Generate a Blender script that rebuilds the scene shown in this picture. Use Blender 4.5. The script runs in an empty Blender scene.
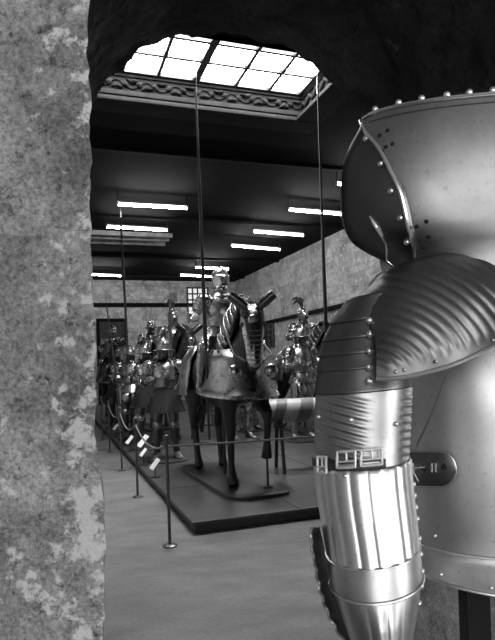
import bpy, bmesh, math, random
from mathutils import Vector, Matrix, noise
random.seed(7)
S = bpy.context.scene
COL = S.collection
PI = math.pi

# ------------------------------------------------------------------ camera
F = 570.0; PX0 = 247.5; PY0 = 364.0; ROLL = 0.035; EYE = 1.5
cr, sr = math.cos(ROLL), math.sin(ROLL)
cam_d = bpy.data.cameras.new('camera')
cam = bpy.data.objects.new('camera', cam_d); COL.objects.link(cam)
cam.matrix_world = Matrix(((cr, sr, 0, 0), (0, 0, -1, 0), (-sr, cr, 0, EYE), (0, 0, 0, 1)))
cam_d.sensor_fit = 'HORIZONTAL'; cam_d.sensor_width = 36.0
cam_d.lens = F / 495 * 36.0
cam_d.shift_y = (PY0 - 320) / 495
cam_d.clip_start = 0.05
S.camera = cam

def at(px, py, Y):
    """world point lying Y metres ahead on the line of sight through a place in the photograph"""
    a = (px - PX0) / F; b = (PY0 - py) / F
    return Vector(((a * cr + b * sr) * Y, Y, EYE + (-a * sr + b * cr) * Y))
def atz(px, py, z):
    a = (px - PX0) / F; b = (PY0 - py) / F
    return at(px, py, (z - EYE) / (-a * sr + b * cr))

# ------------------------------------------------------------------ hall frame: s along the hall, t to the right
PLAT_H = 0.11
P0 = atz(193, 535, 0.0)
TH = math.radians(19.1)
U = Vector((-math.sin(TH), math.cos(TH), 0)); V = Vector((math.cos(TH), math.sin(TH), 0))
def hall(s, t, z=0.0):
    p = P0 + U * s + V * t
    return Vector((p.x, p.y, z))
def st(p):
    d = p - P0
    return d.dot(U), d.dot(V)
HM = Matrix.Translation(P0) @ Matrix.Rotation(TH, 4, 'Z')   # local x = t, local y = s

# ------------------------------------------------------------------ materials
def newmat(name):
    m = bpy.data.materials.new(name); m.use_nodes = True
    nt = m.node_tree; nt.nodes.clear()
    o = nt.nodes.new('ShaderNodeOutputMaterial'); b = nt.nodes.new('ShaderNodeBsdfPrincipled')
    nt.links.new(b.outputs[0], o.inputs[0])
    return m, nt, b
def nd(nt, t, **kw):
    n = nt.nodes.new(t)
    for k, v in kw.items():
        if k.startswith('_'): setattr(n, k[1:], v)
        else: n.inputs[k.replace('__', ' ')].default_value = v
    return n
def ramp(nt, src, stops):
    r = nt.nodes.new('ShaderNodeValToRGB')
    el = r.color_ramp.elements
    while len(el) < len(stops): el.new(0.5)
    for e, (p, v) in zip(el, stops):
        e.position = p; e.color = (v, v, v, 1)
    nt.links.new(src, r.inputs[0]); return r
def coords(nt, scale=(1, 1, 1), world=True):
    if world:
        tc = nt.nodes.new('ShaderNodeNewGeometry'); src = tc.outputs['Position']
    else:
        tc = nt.nodes.new('ShaderNodeTexCoord'); src = tc.outputs['Object']
    mp = nt.nodes.new('ShaderNodeMapping'); mp.inputs['Scale'].default_value = scale
    nt.links.new(src, mp.inputs[0]); return mp.outputs[0]
def mixv(nt, a, b, fac, mode='MIX'):
    n = nt.nodes.new('ShaderNodeMix'); n.data_type = 'RGBA'; n.blend_type = mode
    for sock, v in ((n.inputs[6], a), (n.inputs[7], b)):
        if isinstance(v, (int, float)): sock.default_value = (v, v, v, 1)
        else: nt.links.new(v, sock)
    if isinstance(fac, (int, float)): n.inputs[0].default_value = fac
    else: nt.links.new(fac, n.inputs[0])
    return n.outputs[2]
def bump(nt, b, h, strength=0.3, dist=0.01):
    bp = nt.nodes.new('ShaderNodeBump'); bp.inputs['Strength'].default_value = strength; bp.inputs['Distance'].default_value = dist
    nt.links.new(h, bp.inputs['Height']); nt.links.new(bp.outputs[0], b.inputs['Normal'])

def steel(name, lo, hi, r0, r1, scale=6.0, bstr=0.06, spots=True, edge=1.0):
    m, nt, b = newmat(name)
    c = coords(nt, world=False)
    n = nd(nt, 'ShaderNodeTexNoise', Scale=scale, Detail=6.0, Roughness=0.65); nt.links.new(c, n.inputs['Vector'])
    col = ramp(nt, n.outputs[0], [(0.3, lo), (0.7, hi)]).outputs[0]
    if spots:
        n2 = nd(nt, 'ShaderNodeTexNoise', Scale=scale * 22, Detail=3.0); nt.links.new(c, n2.inputs['Vector'])
        sp = ramp(nt, n2.outputs[0], [(0.24, 0.7), (0.40, 1.0)]).outputs[0]
        col = mixv(nt, col, sp, 1.0, 'MULTIPLY')
    nt.links.new(col, b.inputs['Base Color'])
    b.inputs['Metallic'].default_value = 1.0
    b.inputs['Specular Tint'].default_value = (edge, edge, edge, 1)
    n3 = nd(nt, 'ShaderNodeTexNoise', Scale=scale * 1.7, Detail=5.0); nt.links.new(c, n3.inputs['Vector'])
    nt.links.new(ramp(nt, n3.outputs[0], [(0.3, r0), (0.7, r1)]).outputs[0], b.inputs['Roughness'])
    bump(nt, b, n3.outputs[0], bstr, 0.01)
    return m
def plain(name, v, rough=0.6, metal=0.0, scale=8.0, var=0.35, bstr=0.2, stretch=(1, 1, 1), world=False, spec=0.5):
    m, nt, b = newmat(name)
    c = coords(nt, stretch, world)
    n = nd(nt, 'ShaderNodeTexNoise', Scale=scale, Detail=5.0, Roughness=0.6); nt.links.new(c, n.inputs['Vector'])
    nt.links.new(ramp(nt, n.outputs[0], [(0.3, v * (1 - var)), (0.7, v * (1 + var))]).outputs[0], b.inputs['Base Color'])
    b.inputs['Roughness'].default_value = rough; b.inputs['Metallic'].default_value = metal; b.inputs['Specular IOR Level'].default_value = spec
    bump(nt, b, n.outputs[0], bstr, 0.01)
    return m
def glow(name, v, strength):
    m = bpy.data.materials.new(name); m.use_nodes = True
    nt = m.node_tree; nt.nodes.clear()
    o = nt.nodes.new('ShaderNodeOutputMaterial'); e = nt.nodes.new('ShaderNodeEmission')
    e.inputs[0].default_value = (v, v, v, 1); e.inputs[1].default_value = strength
    nt.links.new(e.outputs[0], o.inputs[0]); return m

def stone(name, lo, mid, hi, patch=0.75, patch_pos=0.62, scale=1.0, brick=None, edge=False, con=1.0):
    m, nt, b = newmat(name)
    c = coords(nt)
    big = nd(nt, 'ShaderNodeTexNoise', Scale=2.2 * scale, Detail=8.0, Roughness=0.7); nt.links.new(c, big.inputs['Vector'])
    base = ramp(nt, big.outputs[0], [(0.5 - 0.2 / con, lo), (0.5, mid), (0.5 + 0.22 / con, hi)]).outputs[0]
    fine = nd(nt, 'ShaderNodeTexNoise', Scale=38 * scale, Detail=6.0, Roughness=0.75); nt.links.new(c, fine.inputs['Vector'])
    fr = ramp(nt, fine.outputs[0], [(0.5 - 0.2 / con, 0.5), (0.5, 1.0), (0.5 + 0.2 / con, 1.4)]).outputs[0]
    base = mixv(nt, base, fr, 1.0, 'MULTIPLY')
    # pits
    vo = nd(nt, 'ShaderNodeTexNoise', Scale=14 * scale, Detail=4.0, Roughness=0.8); nt.links.new(c, vo.inputs['Vector'])
    pit = ramp(nt, vo.outputs[0], [(0.30 + 0.04 * (con - 1), 0.3), (0.42 + 0.05 * (con - 1), 1.0)]).outputs[0]
    base = mixv(nt, base, pit, 1.0, 'MULTIPLY')
    if brick:
        c2 = coords(nt, (1, 1, 1))
        sep = nt.nodes.new('ShaderNodeSeparateXYZ'); nt.links.new(c2, sep.inputs[0])
        add = nd(nt, 'ShaderNodeMath', _operation='ADD'); nt.links.new(sep.outputs[0], add.inputs[0]); nt.links.new(sep.outputs[1], add.inputs[1])
        cmb = nt.nodes.new('ShaderNodeCombineXYZ'); nt.links.new(add.outputs[0], cmb.inputs[0]); nt.links.new(sep.outputs[2], cmb.inputs[1])
        wob = mixv(nt, cmb.outputs[0], big.outputs[1], 0.06)
        br = nt.nodes.new('ShaderNodeTexBrick')
        br.inputs['Scale'].default_value = 1.0; br.inputs['Brick Width'].default_value = brick[0]; br.inputs['Row Height'].default_value = brick[1]
        br.inputs['Mortar Size'].default_value = brick[2]; br.inputs['Mortar Smooth'].default_value = 0.6
        br.inputs['Color1'].default_value = (0.55,) * 3 + (1,); br.inputs['Color2'].default_value = (1.15,) * 3 + (1,); br.inputs['Mortar'].default_value = (brick[3],) * 3 + (1,)
        nt.links.new(wob, br.inputs['Vector'])
        base = mixv(nt, base, br.outputs[0], brick[4], 'MULTIPLY')
    # lime patches left on the stone
    pn = nd(nt, 'ShaderNodeTexNoise', Scale=7.5 * scale, Detail=6.0, Roughness=0.68, Distortion=0.1); nt.links.new(c, pn.inputs['Vector'])
    fac = pn.outputs[0]
    if edge:   # more old lime left along the worn corner of the jamb
        sx = nt.nodes.new('ShaderNodeSeparateXYZ'); nt.links.new(coords(nt), sx.inputs[0])
        mr = nd(nt, 'ShaderNodeMapRange'); mr.inputs[1].default_value = -0.66; mr.inputs[2].default_value = -0.46
        mr.inputs[3].default_value = -0.05; mr.inputs[4].default_value = 0.07
        nt.links.new(sx.outputs[0], mr.inputs[0])
        mz = nd(nt, 'ShaderNodeMapRange'); mz.inputs[1].default_value = 0.8; mz.inputs[2].default_value = 1.9
        mz.inputs[3].default_value = 0.055; mz.inputs[4].default_value = -0.045
        nt.links.new(sx.outputs[2], mz.inputs[0])
        a1 = nd(nt, 'ShaderNodeMath', _operation='ADD'); nt.links.new(fac, a1.inputs[0]); nt.links.new(mr.outputs[0], a1.inputs[1])
        a2 = nd(nt, 'ShaderNodeMath', _operation='ADD'); nt.links.new(a1.outputs[0], a2.inputs[0]); nt.links.new(mz.outputs[0], a2.inputs[1])
        fac = a2.outputs[0]
    pr = ramp(nt, fac, [(patch_pos - 0.02, 0.0), (patch_pos + 0.05, 0.9)]).outputs[0]
    base = mixv(nt, base, patch, pr)
    nt.links.new(base, b.inputs['Base Color'])
    b.inputs['Roughness'].default_value = 0.92
    b.inputs['Specular IOR Level'].default_value = 0.2
    h = mixv(nt, fine.outputs[0], vo.outputs[0], 0.6)
    bump(nt, b, h, 0.8, 0.02)
    return m

M = {}
M['steel_near'] = steel('polished_steel', 0.48, 0.66, 0.34, 0.44, 7.0, 0.05)
M['steel_near_dark'] = steel('dulled_steel', 0.14, 0.25, 0.34, 0.44, 7.0, 0.05, True, 0.35)
M['steel_visor'] = steel('darkened_visor_steel', 0.10, 0.18, 0.34, 0.44, 7.0, 0.05, False, 0.2)
M['steel_helm'] = steel('mottled_helm_steel', 0.27, 0.43, 0.36, 0.46, 6.0, 0.06)
M['steel_body'] = steel('broad_back_plate_steel', 0.52, 0.70, 0.36, 0.46, 5.0, 0.05)
M['steel_arm'] = steel('fluted_arm_steel', 0.34, 0.48, 0.34, 0.42, 7.0, 0.05)
M['steel_bright'] = steel('bright_steel', 0.74, 0.88, 0.32, 0.40, 7.0, 0.04)
M['steel_edge'] = steel('burnished_edge_steel', 0.82, 0.95, 0.16, 0.24, 20.0, 0.02, False)
M['nickel'] = plain('worn_nickel_buckle', 0.75, 0.45, 0.5, 30, 0.1, 0.02)
M['hole'] = plain('hole_black', 0.006, 0.9)
M['leather'] = plain('dark_leather', 0.035, 0.45, 0, 20)
M['steel'] = steel('bright_armour_steel', 0.34, 0.6, 0.2, 0.35, 9, 0.015, False)
M['steel_mid'] = steel('grey_armour_steel', 0.25, 0.45, 0.24, 0.38, 9, 0.015, False)
M['steel_dark'] = steel('blackened_armour_steel', 0.06, 0.14, 0.28, 0.4, 9, 0.015, False)
M['horse_dark'] = plain('dark_painted_horse', 0.012, 0.42, 0, 6, 0.4, 0.1)
M['horse_bay'] = plain('bay_painted_horse', 0.022, 0.45, 0, 6, 0.4, 0.1)
M['hair'] = plain('black_horsehair', 0.01, 0.6, 0, 40, 0.5, 0.5, (6, 6, 1))
M['cloth_dark'] = plain('dark_velvet', 0.009, 0.85, 0, 14)
M['cloth_mid'] = plain('grey_cloth', 0.10, 0.85, 0, 14)
M['cloth_pale'] = plain('pale_cloth', 0.5, 0.85, 0, 14)
M['plume'] = plain('dark_feather', 0.03, 0.8, 0, 60, 0.6, 0.6)
M['wood_plat'] = plain('dark_stained_board', 0.055, 0.42, 0, 3.0, 0.35, 0.08, (1, 1, 1), False)
M['wood_base'] = plain('black_plinth_wood', 0.03, 0.4, 0, 5)
M['shaft'] = plain('dark_ash_shaft', 0.035, 0.5, 0, 9, 0.4, 0.1, (4, 4, 0.6))
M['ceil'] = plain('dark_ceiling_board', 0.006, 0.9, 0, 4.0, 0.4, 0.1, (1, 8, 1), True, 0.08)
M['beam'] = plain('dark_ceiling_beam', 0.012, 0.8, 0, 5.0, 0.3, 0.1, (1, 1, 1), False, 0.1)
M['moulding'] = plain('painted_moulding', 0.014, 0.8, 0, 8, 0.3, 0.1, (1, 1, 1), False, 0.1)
M['strip'] = plain('lamplight_toned_strip', 0.3, 0.6)
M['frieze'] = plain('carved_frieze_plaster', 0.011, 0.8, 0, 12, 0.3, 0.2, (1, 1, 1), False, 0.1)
M['muntin'] = plain('dark_glazing_bar', 0.03, 0.5)
M['sky_pane'] = glow('skylight_daylight', 1.0, 38.0)
M['tube'] = glow('fluorescent_tube', 1.0, 70.0)
M['batten'] = plain('grey_lamp_batten', 0.2, 0.5)
M['rod'] = plain('iron_rod', 0.04, 0.4, 0.6)
M['brass'] = plain('dull_brass_post', 0.12, 0.35, 0.8, 10, 0.3, 0.05)
M['rope'] = plain('worn_barrier_rope', 0.16, 0.85, 0, 60, 0.4, 0.5)
M['card'] = plain('white_label_card', 0.8, 0.6, 0, 5, 0.03, 0.0)
M['stripe_light'] = plain('pale_lance_paint', 0.36, 0.4, 0, 9, 0.2)
M['stripe_dark'] = plain('dark_lance_paint', 0.13, 0.4, 0, 9, 0.2)
M['door'] = plain('dark_door_boards', 0.035, 0.6, 0, 6, 0.3, 0.2)
M['win_far'] = glow('far_window_daylight', 0.9, 0.9)
M['stone_jamb'] = stone('rough_lime_washed_stone', 0.22, 0.40, 0.62, 0.95, 0.575, 1.7, (0.55, 0.26, 0.012, 0.6, 0.35), True, 1.4)
M['stone_arch'] = stone('shade_toned_vault_stone', 0.010, 0.022, 0.045, 0.09, 0.68, 1.0)  # shade under the vault is put into this stone's dark colour
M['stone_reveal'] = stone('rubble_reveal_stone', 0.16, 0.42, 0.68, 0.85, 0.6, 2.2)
M['stone_hall'] = stone('white_washed_hall_stone', 0.36, 0.68, 0.9, 0.9, 0.56, 0.8, (0.42, 0.17, 0.016, 0.6, 0.55))
M['stone_room'] = stone('antechamber_stone', 0.25, 0.36, 0.48, 0.6, 0.7, 0.6)

def floor_mat():
    m, nt, b = newmat('worn_stone_floor')
    c = coords(nt, (1, 1, 1)); mp = nt.nodes.new('ShaderNodeMapping')
    mp.inputs['Rotation'].default_value = (0, 0, -TH); mp.inputs['Scale'].default_value = (0.8, 1.6, 1)
    nt.links.new(c, mp.inputs[0])
    n = nd(nt, 'ShaderNodeTexNoise', Scale=2.6, Detail=7.0, Roughness=0.62); nt.links.new(mp.outputs[0], n.inputs['Vector'])
    base = ramp(nt, n.outputs[0], [(0.28, 0.105), (0.5, 0.155), (0.7, 0.20)]).outputs[0]
    n2 = nd(nt, 'ShaderNodeTexNoise', Scale=40.0, Detail=5.0, Roughness=0.7); nt.links.new(mp.outputs[0], n2.inputs['Vector'])
    base = mixv(nt, base, ramp(nt, n2.outputs[0], [(0.3, 0.75), (0.6, 1.1)]).outputs[0], 1.0, 'MULTIPLY')
    nt.links.new(base, b.inputs['Base Color']); b.inputs['Roughness'].default_value = 0.62
    bump(nt, b, n2.outputs[0], 0.25, 0.01)
    return m
M['floor'] = floor_mat()

# ------------------------------------------------------------------ mesh helpers
class MB:
    def __init__(self): self.v = []; self.f = []
    def add(self, vs, fs):
        o = len(self.v); self.v += [Vector(p) for p in vs]; self.f += [tuple(i + o for i in f) for f in fs]
    def box(self, c, d, rot=None):
        c = Vector(c); hx, hy, hz = d[0] / 2, d[1] / 2, d[2] / 2
        vs = [Vector((x, y, z)) for x in (-hx, hx) for y in (-hy, hy) for z in (-hz, hz)]
        if rot is not None: vs = [rot @ p for p in vs]
        self.add([p + c for p in vs], [(0, 1, 3, 2), (4, 6, 7, 5), (0, 4, 5, 1), (2, 3, 7, 6), (0, 2, 6, 4), (1, 5, 7, 3)])
    def loft(self, rings, closed=True, cap0=True, cap1=True):
        n = len(rings[0]); o = len(self.v)
        for r in rings: self.v += [Vector(p) for p in r]
        for i in range(len(rings) - 1):
            for j in range(n if closed else n - 1):
                k = (j + 1) % n
                self.f.append((o + i * n + j, o + i * n + k, o + (i + 1) * n + k, o + (i + 1) * n + j))
        if closed and cap0: self.f.append(tuple(o + j for j in reversed(range(n))))
        if closed and cap1: self.f.append(tuple(o + (len(rings) - 1) * n + j for j in range(n)))
    def tube(self, pts, rad, n=8, flat=1.0, closed=False, ref=None):
        pts = [Vector(p) for p in pts]
        if isinstance(rad, (int, float)): rad = [rad] * len(pts)
        rings = []; prev = None
        for i, p in enumerate(pts):
            if closed: d = pts[(i + 1) % len(pts)] - pts[i - 1]
            else: d = pts[min(i + 1, len(pts) - 1)] - pts[max(i - 1, 0)]
            if d.length < 1e-9: d = Vector((0, 0, 1))
            d.normalize()
            r = ref or (prev if prev is not None else (Vector((1, 0, 0)) if abs(d.x) < 0.8 else Vector((0, 1, 0))))
            a = (r - d * r.dot(d))
            if a.length < 1e-6: a = d.orthogonal()
            a.normalize(); b = d.cross(a); prev = a
            rings.append([p + a * math.cos(2 * PI * k / n) * rad[i] + b * math.sin(2 * PI * k / n) * rad[i] * flat for k in range(n)])
        if closed: rings.append(rings[0]); self.loft(rings, True, False, False)
        else: self.loft(rings)
    def ell(self, c, r, nu=14, nv=8, rot=None, v0=-90, v1=90):
        c = Vector(c); rings = []
        for i in range(nv + 1):
            v = math.radians(v0 + (v1 - v0) * i / nv)
            ring = []
            for k in range(nu):
                u = 2 * PI * k / nu
                p = Vector((r[0] * math.cos(v) * math.cos(u), r[1] * math.cos(v) * math.sin(u), r[2] * math.sin(v)))
                if abs(abs(math.degrees(v)) - 90) < 1e-3: p += Vector((1e-5 * math.cos(u), 1e-5 * math.sin(u), 0))
                ring.append(c + (rot @ p if rot is not None else p))
            rings.append(ring)
        self.loft(rings)
    def sph(self, c, r, nu=10, nv=6): self.ell(c, (r, r, r), nu, nv)
    def build(self, name, mat, parent=None, smooth=True, solid=0.0, bevel=0.0, weld=False):
        me = bpy.data.meshes.new(name); me.from_pydata([tuple(p) for p in self.v], [], self.f)
        bm = bmesh.new(); bm.from_mesh(me)
        if weld: bmesh.ops.remove_doubles(bm, verts=bm.verts, dist=1e-5)
        bmesh.ops.recalc_face_normals(bm, faces=bm.faces)
        bm.to_mesh(me); bm.free()
        if smooth:
            me.polygons.foreach_set('use_smooth', [True] * len(me.polygons))
            me.set_sharp_from_angle(angle=math.radians(42))
        o = bpy.data.objects.new(name, me); COL.objects.link(o)
        if isinstance(mat, (list, tuple)):
            for m in mat: me.materials.append(m)
        else: me.materials.append(mat)
        if parent is not None: o.parent = parent
        if solid: 
            md = o.modifiers.new('thickness', 'SOLIDIFY'); md.thickness = solid; md.offset = -1
        if bevel:
            md = o.modifiers.new('edge', 'BEVEL'); md.width = bevel; md.segments = 2; md.limit_method = 'ANGLE'
        return o
def ell_ring(c, rx, ry, n=20, frontpow=1.0):
    return [Vector((c[0] + rx * math.cos(2 * PI * k / n), c[1] + ry * math.sin(2 * PI * k / n), c[2])) for k in range(n)]
def thing(name, label, cat, mat4=None, group=None):
    o = bpy.data.objects.new(name, None); COL.objects.link(o); o.empty_display_size = 0.1
    if mat4 is not None: o.matrix_world = mat4
    tag(o, label, cat, group); return o
def tag(o, label, cat, group=None):
    o['label'] = label; o['category'] = cat
    if group: o['group'] = group
    return o
def struct(o): o['kind'] = 'structure'; return o
def place(s, t, z=0, turn=0):
    return Matrix.Translation(hall(s, t, z)) @ Matrix.Rotation(TH + math.radians(turn), 4, 'Z')
def interp(tab, x):
    if x <= tab[0][0]: return tab[0][1]
    for (a, va), (b, vb) in zip(tab, tab[1:]):
        if x <= b: return va + (vb - va) * (x - a) / (b - a)
    return tab[-1][1]
def sinterp(tab, x):
    """smooth (Catmull-Rom style) table lookup"""
    if x <= tab[0][0]: return tab[0][1]
    if x >= tab[-1][0]: return tab[-1][1]
    for i in range(len(tab) - 1):
        x0, y0 = tab[i]; x1, y1 = tab[i + 1]
        if x <= x1:
            xm, ym = tab[i - 1] if i > 0 else (2 * x0 - x1, 2 * y0 - y1)
            xp, yp = tab[i + 2] if i + 2 < len(tab) else (2 * x1 - x0, 2 * y1 - y0)
            m0 = (y1 - ym) / (x1 - xm); m1 = (yp - y0) / (xp - x0); h = x1 - x0; u = (x - x0) / h
            return ((2*u**3 - 3*u**2 + 1) * y0 + (u**3 - 2*u**2 + u) * h * m0 + (-2*u**3 + 3*u**2) * y1 + (u**3 - u**2) * h * m1)

# ------------------------------------------------------------------ ROOM: archway
YN, YF = 1.70, 3.0
ACX, AR, ASP = -0.11, 0.84, 2.40           # far arch: centre, radius, springing height
SHX = 0.50                                  # the passage runs askew, along the hall
def arch_curve(n_leg=60, n_arc=70):
    pts = []
    for i in range(n_leg): pts.append((ACX - AR, ASP * i / n_leg))
    for i in range(n_arc + 1):
        a = PI - PI * i / n_arc; pts.append((ACX + AR * math.cos(a), ASP + AR * math.sin(a)))
    for i in range(n_leg): pts.append((ACX + AR, ASP * (1 - (i + 1) / n_leg)))
    return pts
AC = arch_curve()
def rough(p, amp, sc=1.0):
    p = Vector(p)
    q = p * 3.1 * sc; q2 = p * 11 * sc; q3 = p * 34 * sc
    d = Vector((noise.noise(q), noise.noise(q + Vector((31, 7, 3))), noise.noise(q + Vector((5, 51, 9)))))
    e = Vector((noise.noise(q2), noise.noise(q2 + Vector((31, 7, 3))), noise.noise(q2 + Vector((5, 51, 9)))))
    f = Vector((noise.noise(q3), noise.noise(q3 + Vector((31, 7, 3))), noise.noise(q3 + Vector((5, 51, 9)))))
    return p + (d * 0.55 + e * 0.5 + f * 0.28) * amp
# front face of the jambs and the arch (towards the viewer)
mb = MB(); rings = []
OUT = 44
for i in range(OUT + 1):
    w = (i / OUT) ** 1.5; ring = []
    for (x, z) in AC:
        xn = x + SHX
        if z <= ASP and x < ACX: q = (xn + (-3.2 - xn) * w, z)
        elif z <= ASP and x > ACX: q = (xn + (3.2 - xn) * w, z)
        else:
            dx, dz = x - ACX, z - ASP; k = max(abs(dx), 1e-6)
            tx = 3.2 * math.copysign(1, dx) if dx else 0.0
            ang = math.atan2(dz, dx); far = min(3.4 / max(abs(math.cos(ang)), 1e-6), 1.9 / max(abs(math.sin(ang)), 1e-6))
            q = (ACX + SHX + math.cos(ang) * (AR + (far - AR) * w), ASP + math.sin(ang) * (AR + (far - AR) * w))
        ring.append(rough((q[0], YN, q[1]), 0.028))
    rings.append(ring)
mb.loft(rings, False)
struct(mb.build('wall_front', M['stone_jamb']))
mb = MB(); rings = []
for i in range(61):
    w = i / 60; ring = []
    for (x, z) in AC:
        a = 0.028 + 0.024 * min(1, w * 4)
        ring.append(rough((x + SHX * (1 - w), YN + (YF - YN) * w, z), a))
    rings.append(ring)
NL = 60; NA = 71
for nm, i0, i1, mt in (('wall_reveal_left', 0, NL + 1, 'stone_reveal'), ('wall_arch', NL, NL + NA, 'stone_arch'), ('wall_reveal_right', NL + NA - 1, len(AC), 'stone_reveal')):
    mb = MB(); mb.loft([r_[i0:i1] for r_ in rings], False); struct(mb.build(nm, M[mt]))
mb = MB(); rings = []
for i in range(9):
    w = i / 8; ring = []
    for (x, z) in AC:
        if z <= ASP and x < ACX: q = (x + (-7 - x) * w, z)
        elif z <= ASP and x > ACX: q = (x + (9 - x) * w, z)
        else:
            ang = math.atan2(z - ASP, x - ACX)
            far = min((9 if x > ACX else 7) / max(abs(math.cos(ang)), 1e-6), 4.6 / max(abs(math.sin(ang)), 1e-6))
            q = (ACX + math.cos(ang) * (AR + (far - AR) * w), ASP + math.sin(ang) * (AR + (far - AR) * w))
        p = rough((q[0], YF, q[1]), 0.052)
        ring.append(p)
    rings.append(ring)
mb.loft(rings, False)
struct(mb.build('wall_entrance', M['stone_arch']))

# floor
mb = MB(); mb.box((0, 9, -0.05), (44, 46, 0.1)); struct(mb.build('floor', M['floor'], smooth=False))
# antechamber behind the viewer
mb = MB(); mb.box((0, -4.6, 2), (6.6, 0.2, 4)); struct(mb.build('wall_back', M['stone_room'], smooth=False))
mb = MB(); mb.box((-3.3, -1.45, 2), (0.2, 6.5, 4)); struct(mb.build('wall_west', M['stone_room'], smooth=False))
mb = MB(); mb.box((3.3, -1.45, 2), (0.2, 6.5, 4)); struct(mb.build('wall_east', M['stone_room'], smooth=False))
mb = MB(); mb.box((0, -1.5, 4.05), (6.8, 6.4, 0.1)); struct(mb.build('ceiling_antechamber', M['stone_room'], smooth=False))
def room_window(n, c, rotz, w, h, power):
    R = Matrix.Translation(c) @ Matrix.Rotation(rotz, 4, 'Z')
    fr = MB()
    for x in (-w / 2, 0, w / 2): fr.box((x, 0, 0), (0.06, 0.08, h + 0.06))
    for z in (-h / 2, 0, h / 2): fr.box((0, 0, z), (w + 0.06, 0.08, 0.06))
    o = fr.build('window_%d' % n, M['muntin'], smooth=False); o.matrix_world = R; struct(o)
    g = MB(); g.box((0, 0.0, 0), (w, 0.01, h))
    p = g.build('pane', glow('antechamber_window_daylight_%d' % n, 1.0, power), o, smooth=False)
# local -y of the window looks into the room
room_window(3, (3.14, -1.1, 1.9), math.radians(-90), 1.7, 2.2, 6.2)
room_window(4, (0.5, -4.44, 2.0), PI, 4.6, 2.8, 3.6)

# ------------------------------------------------------------------ ROOM: hall
S0, S1, T0, T1, ZC = -6.0, 20.0, -2.6, 7.0, 5.3
def hbox(name, s0, s1, t0, t1, z0, z1, mat, smooth=False, bevel=0):
    mb = MB(); mb.box(((t0 + t1) / 2, (s0 + s1) / 2, (z0 + z1) / 2), (t1 - t0, s1 - s0, z1 - z0))
    o = mb.build(name, mat, smooth=smooth, bevel=bevel); o.matrix_world = HM; return o
SKZ = 5.72
xs_px = [122 - 38, 122, 158.5, 196, 235.5, 269, 300]
ys_px = [72.7 - 5, 68.5, 72.7, 78, 83.7, 88, 91.8]
bar_t = [st(atz(x, y, SKZ))[1] for x, y in zip(xs_px, ys_px)]
sk_far = st(atz(235.5, 84.2, SKZ))[0]; sk_near = st(atz(259.4, 48.5, SKZ))[0]
print('SKY', bar_t, sk_far, sk_near)
ot0, ot1 = bar_t[0] - 0.1, bar_t[-1] + 0.08
os0, os1 = st(atz(259.4, 47.0, ZC))[0], sk_far + 0.06
sk_edge = os0 - 0.02
# ceiling with the lantern opening
mb = MB()
for (a, b, c, d) in ((S0, os0, T0, T1), (os1, S1, T0, T1), (os0, os1, T0, ot0), (os0, os1, ot1, T1)):
    mb.box(((c + d) / 2, (a + b) / 2, ZC + 0.06), (d - c, b - a, 0.12))
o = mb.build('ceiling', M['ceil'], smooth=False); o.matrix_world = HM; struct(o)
# lantern sides
mb = MB()
hh = SKZ - ZC + 0.06
mb.box(((ot0 + ot1) / 2, os1 + 0.06, ZC + hh / 2), (ot1 - ot0 + 0.24, 0.12, hh)); mb.box(((ot0 + ot1) / 2, os0 - 0.06, ZC + hh / 2), (ot1 - ot0 + 0.24, 0.12, hh))
mb.box((ot0 - 0.06, (os0 + os1) / 2, ZC + hh / 2), (0.12, os1 - os0, hh)); mb.box((ot1 + 0.06, (os0 + os1) / 2, ZC + hh / 2), (0.12, os1 - os0, hh))
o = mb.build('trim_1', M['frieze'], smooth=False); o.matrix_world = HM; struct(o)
# carved leaf frieze along the far side and the right side
mb = MB(); n = 16
L = ot1 - ot0
zf = ZC + 0.24; rl = random.Random(3)
for i in range(n):
    x = ot0 + L * (i + 0.5) / n; a = 1 if i % 2 else -1; l = L / n
    for q in range(4):   # a curling leaf of overlapping lobes on a scrolling stem
        w = q / 3; an = a * (0.9 - 1.5 * w) + rl.uniform(-.25, .25)
        mb.ell((x + l * (w - .5) * .9, os1 - 0.015, zf + .05 * a * math.sin(w * 3.0)), (l * rl.uniform(.2, .3), rl.uniform(.03, .05), rl.uniform(.02, .035)), 10, 6, Matrix.Rotation(an, 3, 'Y'))
    mb.tube([(x + l * (k / 6 - .5), os1 - .012, zf - .055 * a * math.sin(k / 6 * PI)) for k in range(7)], .014, 6)
n2 = 14
for i in range(n2):
    y = os0 + (os1 - os0) * (i + 0.5) / n2; a = 1 if i % 2 else -1
    mb.ell((ot1 - 0.02, y, zf + 0.02 * a), (0.03, (os1 - os0) / n2 * 0.75, 0.035), 10, 6, Matrix.Rotation(0.6 * a, 3, 'X'))
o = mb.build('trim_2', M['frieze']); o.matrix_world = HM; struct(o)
# stepped mouldings under the frieze
for k, (z0, z1, dp) in enumerate(((ZC - 0.04, ZC + 0.02, 0.10), (ZC + 0.06, ZC + 0.13, 0.05), (ZC - 0.10, ZC - 0.05, 0.22), (SKZ - 0.08, SKZ - 0.03, 0.03))):
    mb = MB(); zc = (z0 + z1) / 2; hz = z1 - z0; ou = .2 if k in (0, 2) else 0
    mb.box(((ot0 + ot1 + ou) / 2, os1 + (ou - dp) / 2, zc), (L + ou, dp + ou, hz))
    mb.box((ot1 + (ou - dp) / 2, (os0 + os1 - dp) / 2, zc), (dp + ou, os1 - dp - os0, hz))
    o = mb.build('trim_%d' % (k + 3), M['moulding'], smooth=False, bevel=0.012); o.matrix_world = HM; struct(o)
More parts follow.
